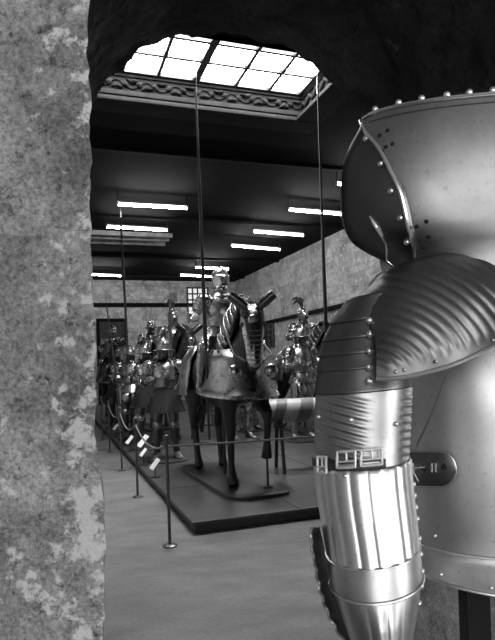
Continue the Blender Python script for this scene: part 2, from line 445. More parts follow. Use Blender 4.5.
# skylight: window_1
mb = MB()
for k, t in enumerate(bar_t):
    w = 0.11 if k == 3 else 0.05
    mb.box((t, (sk_edge + sk_far) / 2, SKZ - 0.015), (w, sk_far - sk_edge + 0.1, 0.05))
smid = st(atz(247.5, 66.5, SKZ))[0]
for s_, w in ((sk_edge, 0.08), (sk_near, 0.05), (smid, 0.05), (sk_far + 0.02, 0.08)):
    mb.box(((bar_t[0] + bar_t[-1]) / 2, s_, SKZ - 0.012), (bar_t[-1] - bar_t[0] + 0.06, w, 0.05))
w1 = mb.build('window_1', M['muntin'], smooth=False); w1.matrix_world = HM; struct(w1)
mb = MB(); mb.box(((bar_t[0] + bar_t[-1]) / 2, (sk_edge + sk_far) / 2, SKZ + 0.02), (bar_t[-1] - bar_t[0], sk_far - sk_edge, 0.01))
mb.build('pane', M['sky_pane'], w1, smooth=False)
# walls
struct(hbox('wall_left', S0 + 4.2, S1, T0 - 0.2, T0, 0, ZC, M['stone_hall']))
struct(hbox('wall_right', S0 + 4.2, S1, T1, T1 + 0.2, 0, ZC, M['stone_hall']))
struct(hbox('wall_far', S1, S1 + 0.2, T0 - 0.2, T1 + 0.2, 0, ZC, M['stone_hall']))
# beams across the ceiling
for i, s_ in enumerate((5.0, 9.4, 14.6, 18.6)):
    struct(hbox('trim_%d' % (10 + i), s_ - 0.06, s_ + 0.06, T0, T1, ZC - 0.07, ZC + 0.01, M['beam'], bevel=0.015))
# ceiling beams by the left lamps, coloured pale for the lamplight on them
for i, s_ in enumerate([st(atz(130, y, ZC - 0.1))[0] for y in (235.5, 239.5, 244)]):
    struct(hbox('trim_%d' % (30 + i), s_ - 0.05, s_ + 0.05, T0, st(atz(168, 242, ZC - 0.1))[1], ZC - 0.12, ZC + 0.01, M['strip'], bevel=0.01))
# picture rail on far wall and on right wall
zr = at(140, 303, 24.0).z
struct(hbox('trim_40', S1 - 0.08, S1 + 0.01, T0, T1, zr - 0.09, zr + 0.09, M['beam'], bevel=0.01))
struct(hbox('trim_41', 0, S1, T1 - 0.08, T1 + 0.01, 3.05, 3.17, M['beam'], bevel=0.01))
# door in the far wall
def on_far(px, py):
    a = at(px, py, 1.0) - Vector((0, 0, EYE)); nrm = U
    k = (hall(S1, 0).dot(nrm)) / a.dot(nrm)
    p = Vector((0, 0, EYE)) + a * k
    s_, t_ = st(p); return t_, p.z
ta, za = on_far(99, 322); tb, zb = on_far(124, 322)
ta = max(ta, T0 + 0.05)
mb = MB()
nb = 6
for i in range(nb):
    mb.box((ta + (tb - ta) * (i + 0.5) / nb, S1 - 0.03, za / 2), ((tb - ta) / nb * 0.96, 0.06, za))
d1 = mb.build('door_1', M['door'], smooth=False, bevel=0.008); d1.matrix_world = HM; struct(d1)
mb = MB()
for x in (ta - 0.06, tb + 0.06): mb.box((x, S1 - 0.05, za / 2), (0.12, 0.1, za))
mb.box(((ta + tb) / 2, S1 - 0.05, za + 0.07), (tb - ta + 0.24, 0.1, 0.14)); mb.build('door_frame', M['beam'], d1, smooth=False, bevel=0.01)
mb = MB(); mb.sph((tb - 0.12, S1 - 0.09, za * 0.42), 0.05); mb.build('door_handle', M['brass'], d1)
# lattice window in the far wall
ta, za = on_far(187, 288); tb, zb = on_far(208, 312)
mb = MB()
for i in range(5): mb.box((ta + (tb - ta) * i / 4, S1 - 0.04, (za + zb) / 2), (0.06, 0.08, za - zb + 0.08))
for i in range(5): mb.box(((ta + tb) / 2, S1 - 0.04, zb + (za - zb) * i / 4), (tb - ta + 0.08, 0.08, 0.06))
w2 = mb.build('window_2', M['muntin'], smooth=False); w2.matrix_world = HM; struct(w2)
mb = MB(); mb.box(((ta + tb) / 2, S1 - 0.012, (za + zb) / 2), (tb - ta, 0.02, za - zb)); mb.build('pane', M['win_far'], w2, smooth=False)
# lattice window low in the right wall
def on_right(px, py):
    a = at(px, py, 1.0) - Vector((0, 0, EYE)); k = (hall(0, T1).dot(V)) / a.dot(V)
    p = Vector((0, 0, EYE)) + a * k; return st(p)[0], p.z
sa, za = on_right(262, 326); sb, zb = on_right(275, 346)
mb = MB()
for i in range(4): mb.box((T1 - 0.04, sa + (sb - sa) * i / 3, (za + zb) / 2), (0.08, 0.05, za - zb + 0.06))
for i in range(5): mb.box((T1 - 0.04, (sa + sb) / 2, zb + (za - zb) * i / 4), (0.08, abs(sb - sa) + 0.06, 0.05))
w6 = mb.build('window_6', M['cloth_mid'], smooth=False); w6.matrix_world = HM; struct(w6)
mb = MB(); mb.box((T1 - 0.012, (sa + sb) / 2, (za + zb) / 2), (0.02, abs(sb - sa), za - zb)); mb.build('pane', plain('dim_window_glass', 0.05, 0.15), w6, smooth=False)
# blind arches of paler stone along the right wall
k = 50
for s_ in (on_right(357, 285)[0] - 1.45,):
    mb = MB(); pts = []
    for i in range(25):
        a = PI * i / 24; pts.append((s_ + 1.15 * math.cos(a), 2.6 + 1.15 * math.sin(a)))
    pts = [(s_ + 1.15, 0.0)] + pts + [(s_ - 1.15, 0.0)]
    rings = []
    for j, (y, z) in enumerate(pts):
        cy, cz = s_, max(0, min(z, 2.6)); dy, dz = y - cy, z - cz
        l = math.hypot(dy, dz); o2 = (y + dy / l * 0.34, z + dz / l * 0.34)
        rings.append([(T1 + 0.01, y, z), (T1 - 0.05, y, z), (T1 - 0.05, o2[0], o2[1]), (T1 + 0.01, o2[0], o2[1])])
    mb.loft(rings, True)
    o = mb.build('trim_%d' % k, M['stone_hall'], smooth=False); o.matrix_world = HM; struct(o); k += 1

# ------------------------------------------------------------------ hanging fluorescent lamps
def lamp(pl, pr, label, z=5.0):
    a = atz(pl[0], pl[1], z); b = atz(pr[0], pr[1], z)
    c = (a + b) / 2; d = (b - a); d.z = 0; ln = max(1.25, min(1.75, d.length)); d.normalize()
    if d.length == 0: d = Vector((1, 0, 0))
    ang = math.atan2(d.y, d.x)
    R = Matrix.Translation((c.x, c.y, z)) @ Matrix.Rotation(ang, 4, 'Z')
    r = thing('fluorescent_lamp', label, 'lamp', R, 'fluorescent tube lamps under the hall ceiling')
    m = MB(); m.tube([(-ln / 2 + 0.03, 0, 0), (ln / 2 - 0.03, 0, 0)], 0.024, 10); m.build('tube', M['tube'], r)
    m = MB(); m.box((0, 0, 0.062), (ln, 0.05, 0.035)); m.build('batten', M['batten'], r, smooth=False, bevel=0.008)
    for sx in (-1, 1):
        m = MB(); m.box((sx * (ln / 2 - 0.012), 0, 0.012), (0.03, 0.04, 0.09)); m.build('end_cap', M['batten'], r, smooth=False, bevel=0.005)
        m = MB(); m.tube([(sx * (ln / 2 - 0.02), 0, 0.09), (sx * (ln / 2 - 0.02), 0, ZC - z + 0.005)], 0.009, 6); m.build('hanging_rod', M['rod'], r)
lamp((117, 204.5), (188, 208.5), 'nearest fluorescent tube on the left side of the dark ceiling')
lamp((106, 227), (168, 230.5), 'second fluorescent tube from the front on the left, before three ceiling beams pale with lamplight')
lamp((74, 274), (122, 276), 'far fluorescent tube beside the rough stone jamb, above the dark far door')
lamp((180, 275), (214, 277), 'far fluorescent tube just above the white lattice window')
lamp((195, 267.5), (229, 269), 'furthest fluorescent tube, hanging behind the helmet of the foremost rider')
lamp((229, 245.5), (282, 250), 'fluorescent tube hanging right above the foremost horse')
lamp((253, 231.5), (304, 235.5), 'fluorescent tube between the ones over the foremost horse and by the dark visor')
lamp((288, 210), (345, 214.5), 'fluorescent tube running up to the dark visor of the big near helmet')
lamp((336, 184), (400, 189), 'fluorescent tube mostly hidden by the big near helmet, only its end showing')

# ------------------------------------------------------------------ platform, ropes
PT1, PS1 = 5.2, 13.0
pl = thing('display_platform', 'long low dark wooden platform carrying the mounted armours', 'platform', HM)
mb = MB(); mb.box((PT1 / 2, PS1 / 2, 0.042), (PT1 - 0.06, PS1 - 0.06, 0.085)); mb.build('plinth', M['wood_base'], pl, smooth=False, bevel=0.005)
mb = MB()
mb.box((PT1 / 2, PS1 / 2, PLAT_H - 0.0125), (PT1, PS1, 0.025)); mb.build('deck', M['wood_plat'], pl, smooth=False, bevel=0.006)
mb = MB()
for i in range(1, 5): mb.box((PT1 * i / 5, PS1 / 2, PLAT_H + 0.0005), (0.008, PS1, 0.002))
for i in range(1, 9): mb.box((PT1 / 2, i * 1.5, PLAT_H + 0.0005), (PT1, 0.008, 0.002))
mb.build('board_joint', M['hole'], pl, smooth=False)

posts_px = [(170, 546), (137.8, 497), (122, 470.5), (110, 452), (102.6, 440)]
posts = [atz(x, y, 0) for x, y in posts_px]
posts.append(hall(-0.2, 2.15)); 
HP = 0.92
post_labels = ['foremost barrier post at the near corner of the platform', 'second barrier post along the left of the platform',
               'third barrier post along the left of the platform', 'fourth barrier post down the left aisle, near the stone jamb',
               'furthest barrier post, right at the edge of the stone jamb', 'barrier post at the front of the platform behind the large armoured arm']
for p, lb in zip(posts, post_labels):
    r = thing('barrier_post', lb, 'barrier post', Matrix.Translation(p), 'barrier posts round the platform')
    m = MB(); m.loft([ell_ring((0, 0, z), q, q, 18) for z, q in ((0, 0.062), (0.008, 0.062), (0.014, 0.05), (0.022, 0.022))]); m.build('foot', M['brass'], r)
    m = MB(); m.tube([(0, 0, 0.018), (0, 0, HP - 0.06)], 0.0135, 12); m.build('shaft', M['brass'], r)
    m = MB(); m.sph((0, 0, HP - 0.012), 0.024, 14, 10); m.loft([ell_ring((0, 0, z), q, q, 14) for z, q in ((HP - 0.065, 0.014), (HP - 0.06, 0.022), (HP - 0.05, 0.022), (HP - 0.04, 0.013), (HP - 0.03, 0.013))])
    m.build('finial', M['brass'], r)
    m = MB(); m.tube([(0.028 * math.cos(a), 0.028 * math.sin(a), HP - 0.085) for a in [2 * PI * i / 14 for i in range(14)]], 0.006, 6, closed=True); m.build('rope_ring', M['brass'], r)
def rope(a, b, sag, label):
    a = a + Vector((0, 0, HP - 0.085)); b = b + Vector((0, 0, HP - 0.085))
    d = (b - a).normalized(); a2 = a + d * 0.03; b2 = b - d * 0.03
    pts = []
    for i in range(25):
        w = i / 24; p = a2.lerp(b2, w); p.z -= sag * 4 * w * (1 - w); pts.append(p)
    m = MB(); m.tube(pts, 0.009, 8)
    tag(m.build('barrier_rope', M['rope']), label, 'rope', 'ropes between the barrier posts')
rope(posts[0], posts[1], 0.11, 'rope sagging between the two nearest barrier posts on the left')
rope(posts[1], posts[2], 0.13, 'rope sagging between the second and third barrier posts')
rope(posts[2], posts[3], 0.12, 'rope between the third and fourth barrier posts of the left aisle')
rope(posts[3], posts[4], 0.05, 'rope between the two furthest barrier posts by the stone jamb')
rope(posts[0], posts[5], 0.02, 'taut rope running across the front of the platform')

# label cards on little sloping stands along the platform's left edge
for (px, py, z, w, h, tl, lb) in ((113, 427, 0.33, 0.16, 0.10, 25, 'small white label card furthest along the platform edge'),
        (125, 440, 0.31, 0.17, 0.11, 25, 'small white label card second from the far end of the platform edge'),
        (143, 441, 0.45, 0.2, 0.14, 25, 'large white label card raised highest beside the second barrier post'),
        (140.5, 452.5, 0.3, 0.13, 0.09, 25, 'smallest white label card just under the raised card'),
        (148.5, 464.5, 0.28, 0.17, 0.11, 25, 'white label card nearest the platform corner')):
    p = atz(px, py, z); s_, t_ = st(p); t_ = max(t_, 0.06)
    p = hall(s_, t_, z)
    r = thing('label_stand', lb, 'label', Matrix.Translation((p.x, p.y, PLAT_H)) @ Matrix.Rotation(TH + math.radians(-35), 4, 'Z'), 'label cards along the platform edge')
    zz = z - PLAT_H
    m = MB(); m.box((0, 0, 0.006), (0.1, 0.08, 0.012)); m.build('foot', M['rod'], r, smooth=False)
    m = MB(); m.tube([(0, 0, 0.01), (0, 0.01, zz - 0.01)], 0.006, 8); m.build('stem', M['rod'], r)
    R = Matrix.Rotation(math.radians(28), 3, 'Y') @ Matrix.Rotation(math.radians(52), 3, 'X')
    m = MB(); m.box((0, 0, zz), (w * 0.34, h * 1.5, 0.006), R); m.build('card', M['card'], r, smooth=False)

# ------------------------------------------------------------------ HORSES
YAW = 0.0
def nw(p):
    global YAW
    p = Vector(p); k = max(0, min(1, (-.42 - p.y) / .46)); y = max(0, min(1, (-.80 - p.y) / .14)) * YAW
    d = p - Vector((0, -.86, 0)); d.rotate(Matrix.Rotation(y, 3, 'Z'))
    return d + Vector((0, -.86, 0)) + Vector((0, -.08, -.24)) * k
def horse_mesh(raised):
    m = MB()
    def er(y, z, rx, rz, n=18): return [Vector((rx * math.cos(2 * PI * k / n), y, z + rz * math.sin(2 * PI * k / n))) for k in range(n)]
    m.loft([er(*a) for a in ((-.86, 1.17, .05, .08), (-.80, 1.18, .15, .21), (-.62, 1.20, .235, .33), (-.3, 1.16, .28, .36), (.1, 1.15, .30, .36), (.42, 1.20, .29, .35), (.68, 1.23, .265, .31), (.86, 1.20, .17, .23), (.93, 1.18, .05, .08))])
    # neck, arched
    R3 = Matrix.Identity(3)
    def sec(c, d, rw, rt, n=16):
        c = nw(c); d = Vector(d).normalized(); a = Vector((1, 0, 0)); b = d.cross(a)
        return [c + a * rw * math.cos(2 * PI * k / n) + b * rt * math.sin(2 * PI * k / n) for k in range(n)]
    m.loft([sec((0, -.42, 1.28), (0, -.6, .8), .20, .36), sec((0, -.62, 1.50), (0, -.5, .85), .155, .29), sec((0, -.77, 1.72), (0, -.4, .9), .125, .22), sec((0, -.87, 1.93), (0, -.4, .9), .105, .17), sec((0, -.94, 2.04), (0, -.8, .5), .09, .12)])
    # head
    m.loft([sec((0, -.88, 2.08), (0, -.5, -.9), .07, .08), sec((0, -.96, 2.00), (0, -.42, -.9), .105, .14), sec((0, -1.02, 1.88), (0, -.35, -.93), .105, .145), sec((0, -1.08, 1.74), (0, -.35, -.93), .085, .115), sec((0, -1.14, 1.60), (0, -.35, -.93), .068, .085), sec((0, -1.18, 1.51), (0, -.35, -.93), .066, .078), sec((0, -1.2, 1.47), (0, -.35, -.93), .04, .05)])
    for sx in (-1, 1):
        m.loft([sec((sx * .065, -.9, 2.10), (sx * .1, 0, 1), .035, .03, 8), sec((sx * .075, -.91, 2.17), (sx * .1, 0, 1), .033, .025, 8), sec((sx * .08, -.92, 2.235), (sx * .1, 0, 1), .006, .006, 8)])
        fl = [(sx * .15, -.52, 1.15), (sx * .16, -.57, .93), (sx * .155, -.575, .75), (sx * .15, -.58, .56), (sx * .15, -.575, .46), (sx * .15, -.57, .22), (sx * .15, -.585, .14), (sx * .15, -.62, .065), (sx * .15, -.63, 0.0)]
        fr = [.15, .105, .078, .064, .046, .040, .050, .058, .068]
        if raised and sx == 1:
            fl = [(sx * .15, -.54, 1.12), (sx * .16, -.66, .95), (sx * .155, -.78, .85), (sx * .15, -.90, .77), (sx * .15, -.90, .68), (sx * .15, -.87, .50), (sx * .15, -.86, .43), (sx * .15, -.85, .36), (sx * .15, -.84, .30)]
        m.tube(fl, fr, 14)
        hl = [(sx * .15, .60, 1.18), (sx * .18, .56, .98), (sx * .18, .60, .80), (sx * .17, .72, .62), (sx * .165, .79, .52), (sx * .16, .76, .40), (sx * .16, .72, .20), (sx * .16, .70, .13), (sx * .16, .66, .065), (sx * .16, .65, 0.0)]
        hr = [.22, .19, .125, .085, .062, .048, .043, .05, .058, .068]
        m.tube(hl, hr, 14)
    me = bpy.data.meshes.new('horse_raw'); me.from_pydata([tuple(p) for p in m.v], [], m.f)
    bm = bmesh.new(); bm.from_mesh(me); bmesh.ops.recalc_face_normals(bm, faces=bm.faces); bm.to_mesh(me); bm.free()
    o = bpy.data.objects.new('horse_raw', me); COL.objects.link(o)
    md = o.modifiers.new('r', 'REMESH'); md.mode = 'VOXEL'; md.voxel_size = 0.024; md.use_smooth_shade = True
    md = o.modifiers.new('s', 'SMOOTH'); md.factor = 0.5; md.iterations = 5
    dg = bpy.context.evaluated_depsgraph_get(); dg.update()
    out = bpy.data.meshes.new_from_object(o.evaluated_get(dg)); out.name = 'horse_body'
    out.polygons.foreach_set('use_smooth', [True] * len(out.polygons))
    bpy.data.objects.remove(o); bpy.data.meshes.remove(me)
    return out
HORSE = {False: horse_mesh(False)}
YAW = math.radians(-20); HORSE[True] = horse_mesh(True); YAW = 0.0
HS = 1.04
def horse(s, t, turn, label, raised=False, coat='horse_dark', barding='steel', bard=True, ears=True, z=PLAT_H):
    global YAW
    YAW = math.radians(-20) if raised else 0.0
    r = thing('armoured_horse', label, 'horse', place(s, t, z, turn) @ Matrix.Scale(HS, 4), 'mounted display horses')
    B = 0.04
    m = MB(); n = 40; ring = []
    for zz in (0, B - 0.008, B):
        k = 1.0 if zz < B else 0.985
        ring.append([Vector((math.copysign(abs(math.cos(a)) ** 0.35, math.cos(a)) * 0.36 * k, -0.05 + math.copysign(abs(math.sin(a)) ** 0.35, math.sin(a)) * 1.08 * k, zz)) for a in [2 * PI * i / n for i in range(n)]])
    m.loft(ring); m.build('base_plate', M['wood_base'], r)
    me = HORSE[raised].copy(); me.materials.clear(); me.materials.append(M[coat])
    b = bpy.data.objects.new('body', me); COL.objects.link(b); b.parent = r; b.location = (0, 0, B)
    if raised:
        m = MB(); m.tube([(.15, -.85, B - .005), (.15, -.85, B + .31)], 0.013, 8); m.loft([ell_ring((.15, -.85, zz), q, q, 12) for zz, q in ((B, .05), (B + .01, .05), (B + .015, .015))]); m.build('support_rod', M['rod'], r)
    m = MB(); m.tube([(0, .1, B - .005), (0, .1, B + .82)], 0.02, 8); m.build('belly_post', M['rod'], r)
    def bw(m): m.v = [nw(p) for p in m.v]
    # tail and mane
    m = MB(); m.tube([(0, .88, 1.32 + B), (0, 1.0, 1.28 + B), (0, 1.06, 1.05 + B), (0, 1.05, .7 + B), (0, 1.02, .4 + B)], [.04, .06, .085, .08, .02], 10); m.build('tail', M['hair'], r)
    m = MB()
    for i in range(12):
        w = i / 11; y = -.50 - .38 * w; zz = 1.60 + .52 * w + B
        for sx in (-1, 1):
            m.tube([(0, y + .08, zz + .03), (sx * .09, y + .09, zz - .02), (sx * .15, y + .08, zz - .16)], [.035, .04, .012], 6)
    bw(m); m.build('mane', M['hair'], r)
    # saddle
    m = MB(); n = 24; rows = []
    for i in range(11):
        y = -.28 + .56 * i / 10; row = []
        for k in range(n + 1):
            a = math.radians(-35 + 250 * k / n)
            row.append(Vector((.315 * math.cos(a), y, 1.16 + B + .385 * math.sin(a))))
        rows.append(row)
    m.loft(rows, False); m.build('saddle_cloth', M['cloth_dark'], r, solid=.012)
    for y, hgt in ((-.27, .22), (.25, .20)):
        m = MB(); rows = []
        for k in range(15):
            a = math.radians(25 + 130 * k / 14)
            p = Vector((.3 * math.cos(a), y, 1.17 + B + .36 * math.sin(a)))
            hh = hgt * max(.15, math.sin(a) ** 3)
            rows.append([p + Vector((0, -.02, -.02)), p + Vector((0, .02, -.02)), p + Vector((0, .02, hh)), p + Vector((0, -.02, hh))])
        m.loft(rows, True)
        m.build('saddle_bow', M[barding], r)
    if bard:
        mt = M[barding]; mc = M['steel'] if raised else mt
        # chanfron over the face
        m = MB(); rows = []
        for (y, zz, w, dep) in ((-.93, 2.14, .075, .05), (-1.03, 2.06, .115, .09), (-1.10, 1.93, .125, .11), (-1.155, 1.80, .105, .10), (-1.20, 1.66, .085, .08), (-1.24, 1.55, .078, .07), (-1.245, 1.50, .05, .05)):
            row = []
            for k in range(13):
                a = math.radians(-100 + 200 * k / 12); e = math.sin(a); c = math.cos(a)
                row.append(Vector((w * e, y + dep * (1 - c) * 1.0 - (.015 if k == 6 else 0), zz + B + (1 - c) * dep * .4)))
            rows.append(row)
        m.loft(rows, False); bw(m); ch = m.build('chanfron', mc, r, solid=.008)
        for sx in (-1, 1):
            m = MB(); m.ell((sx * .112, -1.045, 1.93 + B), (.022, .032, .028), 10, 6); bw(m)
            m.build('eye_guard', M['steel_dark'], ch)
        m = MB(); m.ell((0, -1.125, 1.97 + B), (.05, .02, .05), 12, 6); m.tube([(0, -1.13, 1.97 + B), (0, -1.19, 1.985 + B)], [.02, .004], 8)
        bw(m); m.build('escutcheon', M['steel'], ch)
        for i in range(7):
            m = MB(); m.tube([(-.07 + .0 * i, -1.148 - .014 * i, 1.86 - .047 * i + B), (0, -1.168 - .014 * i, 1.855 - .047 * i + B), (.07, -1.148 - .014 * i, 1.86 - .047 * i + B)], .006, 6)
            bw(m); m.build('face_ridge', M['steel_mid'], ch)
        if ears:
            for sx in (-1, 1):
                m = MB(); m.tube([(sx * .06, -.99, 2.10 + B), (sx * .13, -1.0, 2.16 + B), (sx * .22, -1.01, 2.23 + B)], [.045, .055, .05], 12); bw(m); m.build('ear_guard', M['steel_dark'], ch)
        # crinet lames on the neck
        for i in range(6):
            w = i / 5; c = Vector((0, -.58 - .33 * w, 1.56 + .50 * w + B)); m = MB(); rows = []
            for j in (0, 1):
                row = []
                for k in range(15):
                    a = math.radians(-30 + 240 * k / 14)
                    rw = .18 - .055 * w; rt = .25 - .09 * w
                    row.append(c + Vector((rw * math.cos(a) * 1.08, .12 + rt * math.sin(a) * .85 - .05 * j + .1, rt * math.sin(a) * .5 - .1 + .1 * j)))
                rows.append(row)
            m.loft(rows, False); bw(m); m.build('crinet_plate', M[barding], r, solid=.006)
        # peytral: flared chest armour
        m = MB(); rows = []
        for (w, zz, rx, ry) in ((0, 1.46, .27, .34), (.3, 1.34, .32, .42), (.55, 1.20, .33, .47), (.8, 1.08, .36, .52), (.93, 1.02, .40, .57), (1, .99, .43, .60)):
            rows.append([Vector((rx * math.sin(a), -.45 - ry * math.cos(a) * 1.0 + .04, zz + B - .05 * math.cos(a) * w + .0)) for a in [math.radians(-105 + 210 * k / 28) for k in range(29)]])
        m.loft(rows, False); pe = m.build('peytral', mt, r, solid=.008)
        m = MB(); m.tube([rows[-1][k] for k in range(29)], .012, 6); m.build('rolled_edge', M['steel'], pe)
        for sx in (-1, 1):
            m = MB(); m.ell((sx * .2, -.92, 1.22 + B), (.075, .05, .075), 14, 8); m.build('boss', M['steel'], pe)
        # crupper over the rump
        m = MB(); rows = []
        for (zz, rx, ry) in ((1.58, .12, .2), (1.52, .26, .38), (1.38, .36, .5), (1.15, .41, .56), (.95, .45, .60)):
            rows.append([Vector((rx * math.sin(a), .48 + ry * math.cos(a), zz + B)) for a in [math.radians(-115 + 230 * k / 28) for k in range(29)]])
        m.loft(rows, False); m.build('crupper', mt, r, solid=.008)
    # reins
    for sx in (-1, 1):
        m = MB(); m.tube([(sx * .085, -1.17, 1.56 + B), (sx * .2, -.85, 1.62 + B), (sx * .15, -.45, 1.72 + B), (sx * .08, -.34, 1.78 + B)], .011, 6); bw(m); m.build('rein', M['leather'], r)
    for sx in (-1, 1):
        m = MB(); m.tube([(sx * .31, -.1, 1.25 + B), (sx * .35, -.22, .86 + B)], .009, 6)
        m.tube([(sx * .35 + .055 * math.cos(a), -.22, .80 + B + .06 * math.sin(a)) for a in [2 * PI * i / 12 for i in range(12)]], .008, 6, closed=True)
        m.build('stirrup', M['rod'], r)
    return r

# ------------------------------------------------------------------ SUITS OF ARMOUR
def suit(root_m, label, ride=False, tone='steel', helm='close', plume=None, arms=None, cat='armour', base=True, legs='steel_mid', scale=1.0, skirt=None, group=None, twist=0):
    r = thing('suit_of_armour', label, cat, root_m @ Matrix.Scale(scale, 4), group or ('armour riders on the horses' if ride else 'standing armours on the platform'))
    mt = M[tone]; ml = M[legs]
    zp = 0.0 if ride else 0.97     # pelvis height
    B = 0 if ride else 0.03
    zp += B
    if base and not ride:
        m = MB(); m.loft([ell_ring((0, -.03, z), q, q * .9, 28) for z, q in ((0, .31), (.022, .31), (.03, .295))]); m.build('base_disc', M['wood_base'], r)
    # breast and back
    m = MB(); rows = []
    for (z, rx, ry, fy) in ((.06, .145, .105, 0), (.14, .165, .125, .015), (.24, .19, .145, .03), (.34, .195, .145, .025), (.42, .175, .125, .01), (.48, .12, .095, 0), (.51, .085, .08, 0)):
        ring = []
        for k in range(26):
            a = 2 * PI * k / 26; x = rx * math.cos(a); y = ry * math.sin(a)
            if y < 0: y -= fy * (1 - abs(math.cos(a))) * 1.6
            ring.append(Vector((x, y, zp + z)))
        rows.append(ring)
    m.loft(rows); br = m.build('breastplate', mt, r)
    m = MB()
    for a0 in (.13,):
        m.tube([Vector((.15 * math.cos(a), .115 * math.sin(a), zp + .085)) for a in [2 * PI * k / 24 for k in range(24)]], .012, 6, closed=True)
    m.build('belt', M['leather'], r)
    # fauld or cloth skirt
    m = MB()
    if skirt:
        rows = []
        for w in (0, .25, .5, .75, 1):
            rows.append([Vector(((.15 + .14 * w + .02 * w * math.cos(8 * a)) * math.cos(a), (.12 + .12 * w + .02 * w * math.cos(8 * a)) * math.sin(a), zp + .08 - .36 * w)) for a in [2 * PI * k / 48 for k in range(48)]])
        m.loft(rows, True, True, False); m.build('skirt', M[skirt], r)
    else:
        rows = []
        for i in range(4):
            for dz, dr in ((0, 0.0), (-.045, .018)):
                rows.append([Vector(((.148 + .016 * i + dr) * math.cos(a), (.115 + .016 * i + dr) * math.sin(a), zp + .08 - .04 * i + dz)) for a in [2 * PI * k / 26 for k in range(26)]])
        m.loft(rows, True, True, False); m.build('fauld', mt, r)
    # neck / gorget
    m = MB(); m.loft([ell_ring((0, 0, zp + z), q, q * .95, 20) for z, q in ((.47, .13), (.50, .105), (.53, .085), (.59, .08))]); m.build('gorget', ml, r)
    # helmet
    hz = zp + .66
    if helm in ('close', 'crest', 'sallet'):
        m = MB(); m.loft([ell_ring((0, (-.01 if z < 0 else 0), hz + z), q, q * 1.2, 22) for z, q in ((-.12, .085), (-.09, .088), (-.02, .10), (.06, .103), (.11, .088), (.145, .058), (.16, .015))])
        he = m.build('helmet', mt, r)
        m = MB(); rows = []
        for (z, q, o) in ((-.11, .088, .03), (-.06, .097, .06), (0, .104, .05), (.04, .106, .02), (.06, .107, .006)):
            rows.append([Vector((q * 1.03 * math.sin(a), -q * 1.22 * math.cos(a) - o * math.cos(a) ** 3, hz + z)) for a in [math.radians(-85 + 170 * k / 20) for k in range(21)]])
        m.loft(rows, False); vi = m.build('visor', mt, he, solid=.004)
        m = MB()
        for dz in (.018, -.035, -.055, -.075):
            wd = .065 if dz > 0 else .04
            pts = [Vector((x, -(.104 + (.055 if dz > 0 else .085)) + abs(x) * .75, hz + dz)) for x in [wd * (k / 4 - 1) for k in range(9)]]
            m.tube(pts, .0055, 6)
        m.build('eye_slit', M['hole'], vi)
        m = MB(); m.tube([Vector((0, .125 * math.cos(a) * -1, hz + .05 + .125 * math.sin(a))) for a in [math.radians(10 + 150 * k / 14) for k in range(15)]], [.004] + [.012] * 13 + [.004], 8); m.build('comb', M['steel'], he)
    elif helm in ('burgonet', 'morion'):
        m = MB(); m.loft([ell_ring((0, 0, hz + z), q, q * 1.2, 22) for z, q in ((-.02, .105), (.05, .105), (.10, .09), (.14, .055), (.158, .012))]); 
        he = m.build('helmet', mt, r)
        m = MB(); rows = []
        for (q, dz) in ((.10, .0), (.14, .0), (.165, -.01)):
            rows.append([Vector((q * math.cos(a), q * 1.25 * math.sin(a) - (.03 if q > .11 else 0) * max(0, -math.sin(a)), hz + dz - .012 + (.03 * abs(math.sin(a)) ** 2 if helm == 'morion' else 0))) for a in [2 * PI * k / 30 for k in range(30)]])
        m.loft(rows, True, False, False); m.build('brim', mt, he, solid=.004)
        m = MB(); m.tube([Vector((0, -.125 * math.cos(a), hz + .05 + .135 * math.sin(a))) for a in [math.radians(5 + 170 * k / 14) for k in range(15)]], [.004] + [.02] * 13 + [.004], 8, .4); m.build('comb', mt, he)
        # face of the display dummy below the open helmet
        m = MB(); m.loft([ell_ring((0, -.005, hz + z), q, q * 1.15, 18) for z, q in ((-.15, .04), (-.13, .06), (-.09, .075), (-.03, .085), (.02, .085))]); m.ell((0, -.105, hz - .05), (.012, .02, .022), 8, 6)
        m.build('dummy_head', M['cloth_mid'], r)
        for sx in (-1, 1):
            m = MB(); m.ell((sx * .075, -.02, hz - .07), (.02, .06, .065), 12, 8); m.build('cheek_piece', mt, he)
    if plume:
        m = MB(); rnd = random.Random(len(label))
        for i in range(9):
            a = rnd.uniform(-1, 1); pts = []
            for k in range(7):
                w = k / 6; pts.append((a * .10 * w + .01 * math.sin(9 * w + i), .03 + .20 * w * w + .02 * i * w * .5, hz + .14 + .16 * math.sin(w * 2.5) + .012 * i * w))
            m.tube(pts, [.01, .026, .032, .034, .03, .022, .008], 7)
        m.build('plume', M[plume], he)
    # shoulders and arms
    if arms is None: arms = (((-.30, .0, .18), (-.26, -.20, .10)), ((.30, .0, .18), (.26, -.20, .10)))
    for i, sx in enumerate((-1, 1)):
        sh = Vector((sx * .205, 0, zp + .40)); el = Vector(arms[i][0]) + Vector((0, 0, zp)); ha = Vector(arms[i][1]) + Vector((0, 0, zp))
        m = MB()
        for k in range(3): m.ell(sh + (el - sh) * (.0 + .17 * k) + Vector((sx * .012, 0, .015 - .005 * k)), (.105 - .012 * k, .112 - .012 * k, .085 - .006 * k), 16, 7, None, -30, 90)
        m.build('pauldron', mt, r)
        m = MB(); m.tube([sh, sh.lerp(el, .3), sh.lerp(el, .75), el, el.lerp(ha, .2), el.lerp(ha, .75), el.lerp(ha, .93)], [.07, .066, .054, .056, .056, .042, .036], 14); m.build('arm_plate', ml, r)
        m = MB(); m.ell(el, (.066, .07, .066), 14, 8); m.ell(el + Vector((sx * .045, 0, 0)), (.02, .085, .075), 14, 8); m.build('couter', mt, r)
        d = (ha - el).normalized(); m = MB()
        m.tube([ha - d * .09, ha - d * .02, ha + d * .0], [.058, .042, .04], 12)
